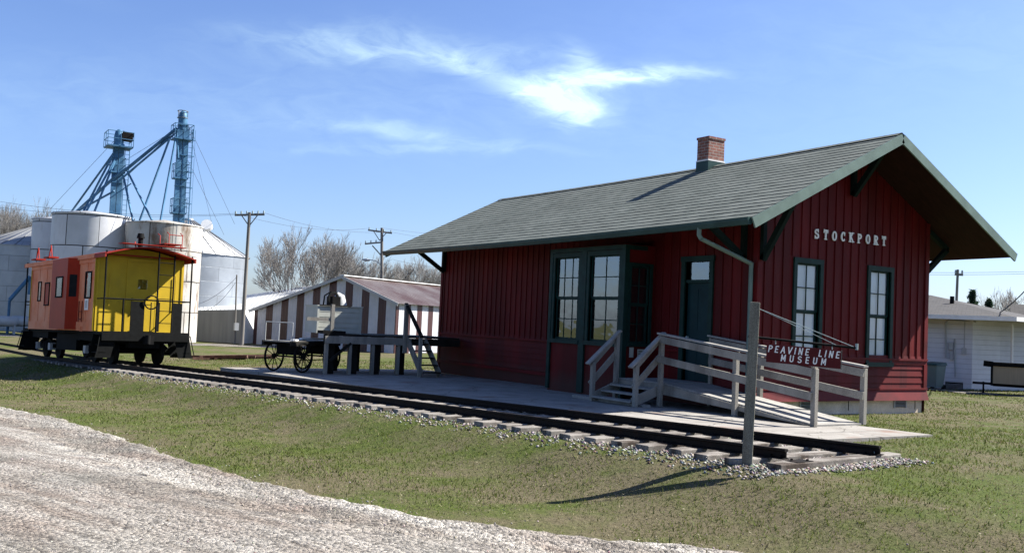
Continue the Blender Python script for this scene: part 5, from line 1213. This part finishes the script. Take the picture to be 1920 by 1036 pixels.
b = q(); b.tube([wp(1898, 607, .0, 41), wp(1897, 700, .0, 41)], .05, 8); b.build('downspout', M_white, ho)
# garage beyond
p_ = at(1912, 600, 52); gr_ = thing('garage', 'pale garage with a white door peeking in at the right frame edge', 'garage', (p_.x, p_.y, HG))
def q(): return MB((p_.x, p_.y, HG))
sd_ = Vector((.87, .5, 0)); bk_ = Vector((-.5, .87, 0)); P0 = z_(p_, 0)
def prism(b, o_, L_, Dp, z0, z1): 
    c_ = [o_, o_ + sd_ * L_, o_ + sd_ * L_ + bk_ * Dp, o_ + bk_ * Dp]; b.add([z_(k, z0) for k in c_] + [z_(k, z1) for k in c_], [(0, 3, 2, 1), (4, 5, 6, 7), (0, 1, 5, 4), (1, 2, 6, 5), (2, 3, 7, 6), (3, 0, 4, 7)])
b = q(); prism(b, P0, 6, 6, HG - .3, 2.5); b.build('wall', M_siding, gr_)
b = q(); prism(b, P0 + sd_ * .5 - bk_ * .03, 2.4, .02, HG, 2.1); b.build('door', M_white, gr_)
b = q(); c_ = [P0 - sd_ * .4 - bk_ * .4, P0 + sd_ * 6.4 - bk_ * .4, P0 + sd_ * 6.4 + bk_ * 3, P0 - sd_ * .4 + bk_ * 3]; b.add([z_(c_[0], 2.5), z_(c_[1], 2.5), z_(c_[2], 3.7), z_(c_[3], 3.7)], [(0, 1, 2, 3)], [[(0, 0), (6, 0), (6, 4), (0, 4)]]); b.build('roof', M_shingle2, gr_)
# wheelie bin, air conditioner, trailer
p_ = at(1751, 708, 38.6); p_.z = gx(p_.x, p_.y); wb = thing('wheelie_bin', 'dark grey green wheeled rubbish bin beside the depot corner', 'bin', p_); q = lambda: MB()
b = MB(); b.add([(-.24, -.24, .08), (.24, -.24, .08), (.24, .24, .08), (-.24, .24, .08), (-.3, -.3, .9), (.3, -.3, .9), (.3, .3, .9), (-.3, .3, .9)], [(0, 3, 2, 1), (4, 5, 6, 7), (0, 1, 5, 4), (1, 2, 6, 5), (2, 3, 7, 6), (3, 0, 4, 7)]); b.build('body', M_bin, wb, bevel=.02)
b = MB(); b.add([(-.33, -.34, .9), (.33, -.34, .9), (.33, .33, .9), (-.33, .33, .9), (-.3, -.3, .97), (.3, -.3, .97), (.3, .3, 1.02), (-.3, .3, 1.02)], [(0, 3, 2, 1), (4, 5, 6, 7), (0, 1, 5, 4), (1, 2, 6, 5), (2, 3, 7, 6), (3, 0, 4, 7)]); b.build('lid', M_gutter, wb)
for s_ in (-.22, .22): b = MB(); b.wheel((s_, .26, .1), (1, 0, 0), .1, .05, 14); b.build('wheel', M_black, wb)
p_ = at(1789, 710, 39.3); p_.z = gx(p_.x, p_.y); ac = thing('air_conditioner', 'low dark air conditioning unit on the ground against the white house', 'air conditioner', p_, R(33))
b = MB(); b.box((-.3, -.3, .02), (.3, .3, .30)); b.build('case', M_black, ac)
b = MB(); b.box((-.31, -.31, .30), (.31, .31, .33)); b.build('top', M_ac, ac)
b = MB(); [b.box((-.28, -.312, .05 + k * .045), (.28, -.30, .065 + k * .045)) for k in range(5)]; b.build('grille', M_ac, ac)
p_ = at(1925, 712, 37.5); p_.z = gx(p_.x, p_.y); trl = thing('utility_trailer', 'tan sided trailer with a black top rail at the right frame edge', 'trailer', p_, R(30))
b = MB(); b.box((-1.05, -.7, .38), (1.6, .7, .98)); b.build('box', M_tarp, trl)
b = MB(); b.box((-1.1, -.73, .98), (1.65, -.66, 1.1)); b.box((-1.1, .66, .98), (1.65, .73, 1.1)); b.bar((-1.35, -.7, 1.06), (-1.05, -.7, 1.04), .06, .2); b.box((-1.12, -.72, .3), (-1.05, .72, 1.0)); b.box((-1.05, -.6, .28), (1.6, .6, .37)); b.build('frame', M_black, trl)
b = MB(); b.bar((-1.0, 0, .34), (-1.7, 0, .34), .08, .08); b.bar((-1.35, 0, .0), (-1.35, 0, .4), .06, .06); b.bar((-1.05, -.5, .34), (-1.55, 0, .34), .06, .06); b.build('tongue', M_steel, trl)
for s_ in (-.78, .78):
    b = MB(); b.wheel((.35, s_, .28), (0, 1, 0), .28, .16, 20); b.wheel((.35, s_, .28), (0, 1, 0), .13, .18, 12); b.build('wheel', M_black, trl)
# pile of scrap rails in the grass
sp_ = thing('scrap_rail_pile', 'low rusty heap of old rails and timbers lying in the grass', 'scrap pile', at(440, 662, 44)); o0 = sp_.location.copy(); o0.z = gx(o0.x, o0.y); sp_.location = o0
for k in range(9):
    a_ = at(352 + random.uniform(0, 40), 660, 44 + random.uniform(-1, 1)); c_ = at(460 + random.uniform(0, 60), 660, 44 + random.uniform(-1.2, 1)); a_.z = gx(a_.x, a_.y) + .06 + .05 * (k // 3); c_.z = gx(c_.x, c_.y) + .06 + .05 * (k // 3)
    b = MB(o0); b.bar(a_, c_, .09, .10); b.build('rail_length', M_rustypipe, sp_)

# ------------------------------------------------------------------ bare trees and conifers
def bare_tree(label, base, H_, spread, seed, stems=1, group='bare trees on the horizon', twig=.013, depth=6):
    rn = random.Random(seed); t_ = thing('bare_tree', label, 'tree', base, group=group)
    tk = MB(); crn = MB()
    def grow(mb, p, d, L, r, dep):
        n = 3; pts = [p]; rad = [r]; dd_ = d.copy()
        for i in range(n):
            dd_ = (dd_ + Vector((rn.uniform(-1, 1), rn.uniform(-1, 1), rn.uniform(-.35, .8))) * .13).normalized(); pts.append(pts[-1] + dd_ * L / n); rad.append(max(r * (1 - .38 * (i + 1) / n), twig * .6))
        (mb if dep > 1 else crn).tube(pts, rad, 6 if dep < 2 else (4 if dep < 4 else 3), cap=False)
        if dep >= depth: return
        kids = rn.choice((3, 3, 4)) if dep < 3 else (rn.choice((3, 4)) if dep < 5 else 3)
        for k in range(kids):
            t = rn.uniform(.35, 1.0) if k else 1.0; i = min(int(t * n), n - 1); q_ = pts[i].lerp(pts[i + 1], t * n - i)
            ax = dd_.orthogonal().normalized(); ax = Matrix.Rotation(rn.uniform(0, 6.28), 3, dd_) @ ax; ang = rn.uniform(.22, .62) if k else rn.uniform(.05, .25)
            nd = (Matrix.Rotation(ang, 3, ax) @ dd_); nd = (nd + Vector((0, 0, .14))).normalized()
            grow(mb if dep > 1 else crn, q_, nd, L * rn.uniform(.58, .82), max(r * rn.uniform(.42, .6), twig), dep + 1)
    h0 = H_ * .30
    for s_ in range(stems):
        a_ = 6.28 * s_ / stems + rn.uniform(-.4, .4); tilt = spread * (rn.uniform(.45, 1.0) if stems > 1 else 0); d = Vector((math.cos(a_) * tilt, math.sin(a_) * tilt, 1)).normalized()
        r0 = .028 * H_ / (stems ** .4)
        st = Vector((math.cos(a_), math.sin(a_), 0)) * .2 * (stems > 1)
        pts = [st - Vector((0, 0, .2)), st + d * h0 * .5, st + d * h0]; tk.tube(pts, [r0 * 1.2, r0, r0 * .85], 8)
        for k in range(3):
            ax = Matrix.Rotation(2.1 * k + rn.uniform(-.3, .3), 3, d) @ d.orthogonal().normalized(); nd = (Matrix.Rotation(rn.uniform(.15, .5), 3, ax) @ d).normalized(); grow(crn, pts[-1], nd, H_ * .27, r0 * .6, 1)
    tk.build('trunk', M_bark, t_); crn.build('crown', M_bark, t_)
def gb(px, D): v_ = at(px, 600, D); v_.z = GZ; return v_
bare_tree('wide leafless tree with fanning branches standing behind the striped barn', gb(575, 88), 9.3, .80, 5, stems=6, depth=6)
bare_tree('thinner leafless tree at the right shoulder of the wide one above the barn', gb(672, 104), 8.4, .6, 11, stems=4, depth=6)
bare_tree('bare tree seen under the left eave of the depot', gb(778, 115), 9.0, .7, 12, stems=5, depth=6)
bare_tree('leafless tree farthest left beyond the shallow cone bin', gb(8, 125), 13.0, .6, 14, stems=5, depth=6)
bare_tree('leafless tree between the left frame edge and the pale narrow tank', gb(46, 128), 13.0, .6, 15, stems=4, depth=6)
v_ = at(1903, 620, 95); v_.z = 0; bare_tree('small leafless tree above the garage roof at the right edge', v_, 6.4, .5, 16, stems=3, depth=5)
M_needle = tintmat('conifer_needles', .8, .2)
def conifer(label, base, H_, W_, seed):
    t_ = thing('conifer', label, 'tree', base, group='dark conifers beyond the house'); rn = np.random.default_rng(seed)
    b = MB(); b.tube([(0, 0, 0), (0, 0, H_ * .95)], [.14, .03], 8); b.build('trunk', M_bark, t_)
    n = 5200; h_ = rn.uniform(.18, 1, n); lob = 1 + .28 * np.sin(h_ * 31 + seed) ; a_ = rn.uniform(0, 6.28, n); cl = .8 + .3 * np.sin(a_ * 5 + h_ * 17)
    rr = W_ / 2 * (1.02 - h_) ** .75 * lob * cl * rn.uniform(.35, 1, n) ** .5; P = np.stack([rr * np.cos(a_), rr * np.sin(a_), H_ * h_ - rr * .25], -1)
    s_ = rn.uniform(.06, .16, n)[:, None]; d1 = rn.normal(size=(n, 3)) * s_; d2 = rn.normal(size=(n, 3)) * s_ * .6; V = np.stack([P, P + d1, P + d2], 1).reshape(-1, 3); F = np.arange(3 * n).reshape(-1, 3)
    c = np.array([[.022, .045, .022]]) * rn.uniform(.5, 1.6, (n, 1)); col = np.repeat(np.concatenate([c, np.ones((n, 1))], 1), 3, 0); npmesh('crown', V, F, M_needle, col, t_)
v_ = at(1822, 620, 88); v_.z = 0; conifer('left of two dark conifers above the white house roof', v_, 6.0, 3.0, 3)
v_ = at(1853, 620, 88); v_.z = 0; conifer('right of two dark conifers above the white house roof', v_, 5.3, 3.4, 8)
# hazy far tree line
def treeline(name, pxs_, D, h_, seed, label):
    rn = np.random.default_rng(seed); V = []; 
    for px in np.linspace(pxs_[0], pxs_[1], 300):
        b_ = gb(px, D + rn.uniform(-8, 8)); H_ = h_ * rn.uniform(.5, 1)
        for k in range(16): z0 = rn.uniform(0, H_); x0 = rn.normal(0, .9); V += [(b_.x, b_.y + x0, b_.z + z0), (b_.x, b_.y + x0 + .07, b_.z + z0), (b_.x + rn.normal(0, .5), b_.y + x0 + rn.normal(0, .6), b_.z + z0 + rn.uniform(.6, 1.6))]
    V = np.array(V); col = np.tile(np.array([[.20, .18, .15, 1]]), (len(V), 1)); setp(npmesh(name, V, np.arange(len(V)).reshape(-1, 3), M_chip, col), label, 'trees', kind='stuff')
treeline('tree_line', (-150, 860), 220, 4.5, 4, 'far leafless brush and trees along the horizon')
treeline('tree_line', (1700, 2100), 160, 3.0, 6, 'far brush behind the white house along the horizon')

# ------------------------------------------------------------------ grass
def scatter(n, rmin, rmax, a0, a1, powr):
    r = rmin * (rmax / rmin) ** rng.uniform(0, 1, n) ** powr; a = rng.uniform(a0, a1, n); return CAM[0] + r * np.sin(a), CAM[1] + r * np.cos(a), r
def fnoise(x, y, s, seed):
    r = np.random.default_rng(seed); o = 0
    for k in range(7): th = r.uniform(0, 6.28); f_ = s * r.uniform(.5, 2.2); o = o + np.sin((x * math.cos(th) + y * math.sin(th)) * f_ + r.uniform(0, 6.28)) / 7 * 1.9
    return o
def grassmask(x, y):
    rel = y - nr(np.clip(x, -48, .3))
    on = (y > edge_y(x) + .04 + .16 * fnoise(x, y, 4, 2) - .10 + rng.normal(0, .22, len(x)))
    on &= ~((rel > -.72) & (rel < 2.0) & (x < .5))
    on &= ~((x < XR + .02) & (x > XL) & (rel > 1.8) & (y < 5.6))
    on &= ~((x < xG + .02) & (x > xw0) & (y > 5.5) & (y < yB))
    return on
n = 400000; x, y, r = scatter(n, 3.2, 46, YAW - .78, YAW + .95, .82); k = grassmask(x, y)
f1 = fnoise(x, y, 1.1, 1) + .5 * fnoise(x, y, 4.5, 3); rel = y - nr(np.clip(x, -48, .3)); dry = 1.5 * f1 + rng.normal(0, .35, n) + 1.3 * sst(1 - (-rel - .6) / .9) * (rel < 0) + .9 * sst(1 - (y - edge_y(x)) / .8) + .25 * (x > -1)
k &= rng.uniform(0, 1, n) < np.clip(1.15 - .42 * np.maximum(dry, 0), .2, 1)
x, y, r, dry = x[k], y[k], r[k], dry[k]; n = len(x); z = G(x, y) + .042 * sst((edge_y(x) - y) / .42) + .01 * (y < edge_y(x) + .1)
h_ = rng.uniform(.008, .030, n) * (1 + .30 * (dry < 0)) * (1 + r * .012); tall = rng.uniform(0, 1, n) < np.where(fnoise(x, y, 3.2, 5) > .6, .16, .03); h_[tall] *= rng.uniform(1.5, 2.6, tall.sum()); w_ = (.0018 + .00045 * r) * rng.uniform(.7, 1.3, n)
a = rng.uniform(0, 6.28, n); lean = rng.normal(0, .6, (n, 2)) * h_[:, None]
V = np.zeros((n, 3, 3)); V[:, 0] = np.stack([x - w_ * np.cos(a), y - w_ * np.sin(a), z - .004], -1); V[:, 1] = np.stack([x + w_ * np.cos(a), y + w_ * np.sin(a), z - .004], -1); V[:, 2] = np.stack([x + lean[:, 0], y + lean[:, 1], z + h_], -1)
gc = np.array([[.096, .122, .024]]) * rng.uniform(.65, 1.25, (n, 1)) + rng.normal(0, .005, (n, 3)); dc = np.array([[.20, .175, .095]]) * rng.uniform(.5, 1.3, (n, 1))
isd = rng.uniform(0, 1, n) < np.clip(.13 + .34 * (dry), .06, .8); c = np.clip(np.where(isd[:, None], dc, gc), .01, .7); col = np.repeat(np.concatenate([c, np.ones((n, 1))], 1), 3, 0)
tuft = fnoise(x, y, 9, 7) + fnoise(x, y, 22, 9) > 1.35
c[tuft] *= .62; V[tuft, 2, 2] += .018
col = np.repeat(np.concatenate([c, np.ones((n, 1))], 1), 3, 0)
m_ = 26000; lx, ly, lr = scatter(m_, 3.4, 40, YAW - .78, YAW + .95, .9); kk = grassmask(lx, ly); lx, ly, lr = lx[kk], ly[kk], lr[kk]; m_ = len(lx)
pk_ = rng.uniform(0, 1, m_) < np.clip(.35 + .45 * (fnoise(lx, ly, 1.1, 1) + .5 * fnoise(lx, ly, 4.5, 3)) + .5 * (lx > -2) * (ly < 0), .08, 1); lx, ly, lr = lx[pk_], ly[pk_], lr[pk_]; m_ = len(lx)
la = rng.uniform(0, 6.28, m_); ll = rng.uniform(.010, .035, m_); lw = rng.uniform(.003, .010, m_) * (1 + lr * .03); lz = G(lx, ly) + rng.uniform(.012, .03, m_)
LV = np.zeros((m_, 3, 3)); LV[:, 0] = np.stack([lx, ly, lz], -1); LV[:, 1] = np.stack([lx + ll * np.cos(la), ly + ll * np.sin(la), lz + rng.normal(0, .006, m_)], -1); LV[:, 2] = np.stack([lx - lw * np.sin(la), ly + lw * np.cos(la), lz + rng.normal(0, .006, m_)], -1)
lc = np.array([[.25, .22, .15]]) * rng.uniform(.4, 1.4, (m_, 1))
V = np.concatenate([V, LV]); col = np.concatenate([col, np.repeat(np.concatenate([lc, np.ones((m_, 1))], 1), 3, 0)]); n += m_
setp(npmesh('grass', V.reshape(-1, 3), np.arange(3 * n).reshape(-1, 3), M_blade, col), 'short patchy spring lawn of green and straw coloured grass', 'grass', kind='stuff')
# loose road stones
n = 15000; x, y, r = scatter(n, 3.2, 26, YAW - .75, YAW + .6, 1.0); k = (y < edge_y(x) + .05 + rng.normal(0, .28, n)) & (r > 3); x, y, r = x[k], y[k], r[k]; n = len(x)
dd_ = edge_y(x) - y; keep = rng.uniform(0, 1, n) < np.clip(.22 + .8 * np.exp(-np.abs(dd_ - .2) / .5), 0, 1); x, y, r = x[keep], y[keep], r[keep]; n = len(x)
tn = np.clip(rng.uniform(.3, 1.0, (n, 1)) * np.array([[.38, .34, .29]]) + rng.normal(0, .02, (n, 3)), .04, .85)
stones('road_stones', np.stack([x, y, G(x, y) + .036], -1), rng.uniform(.004, .014, n), tn, M_chip, 'scattered pale limestone chips along the gravel road edge', 'gravel')
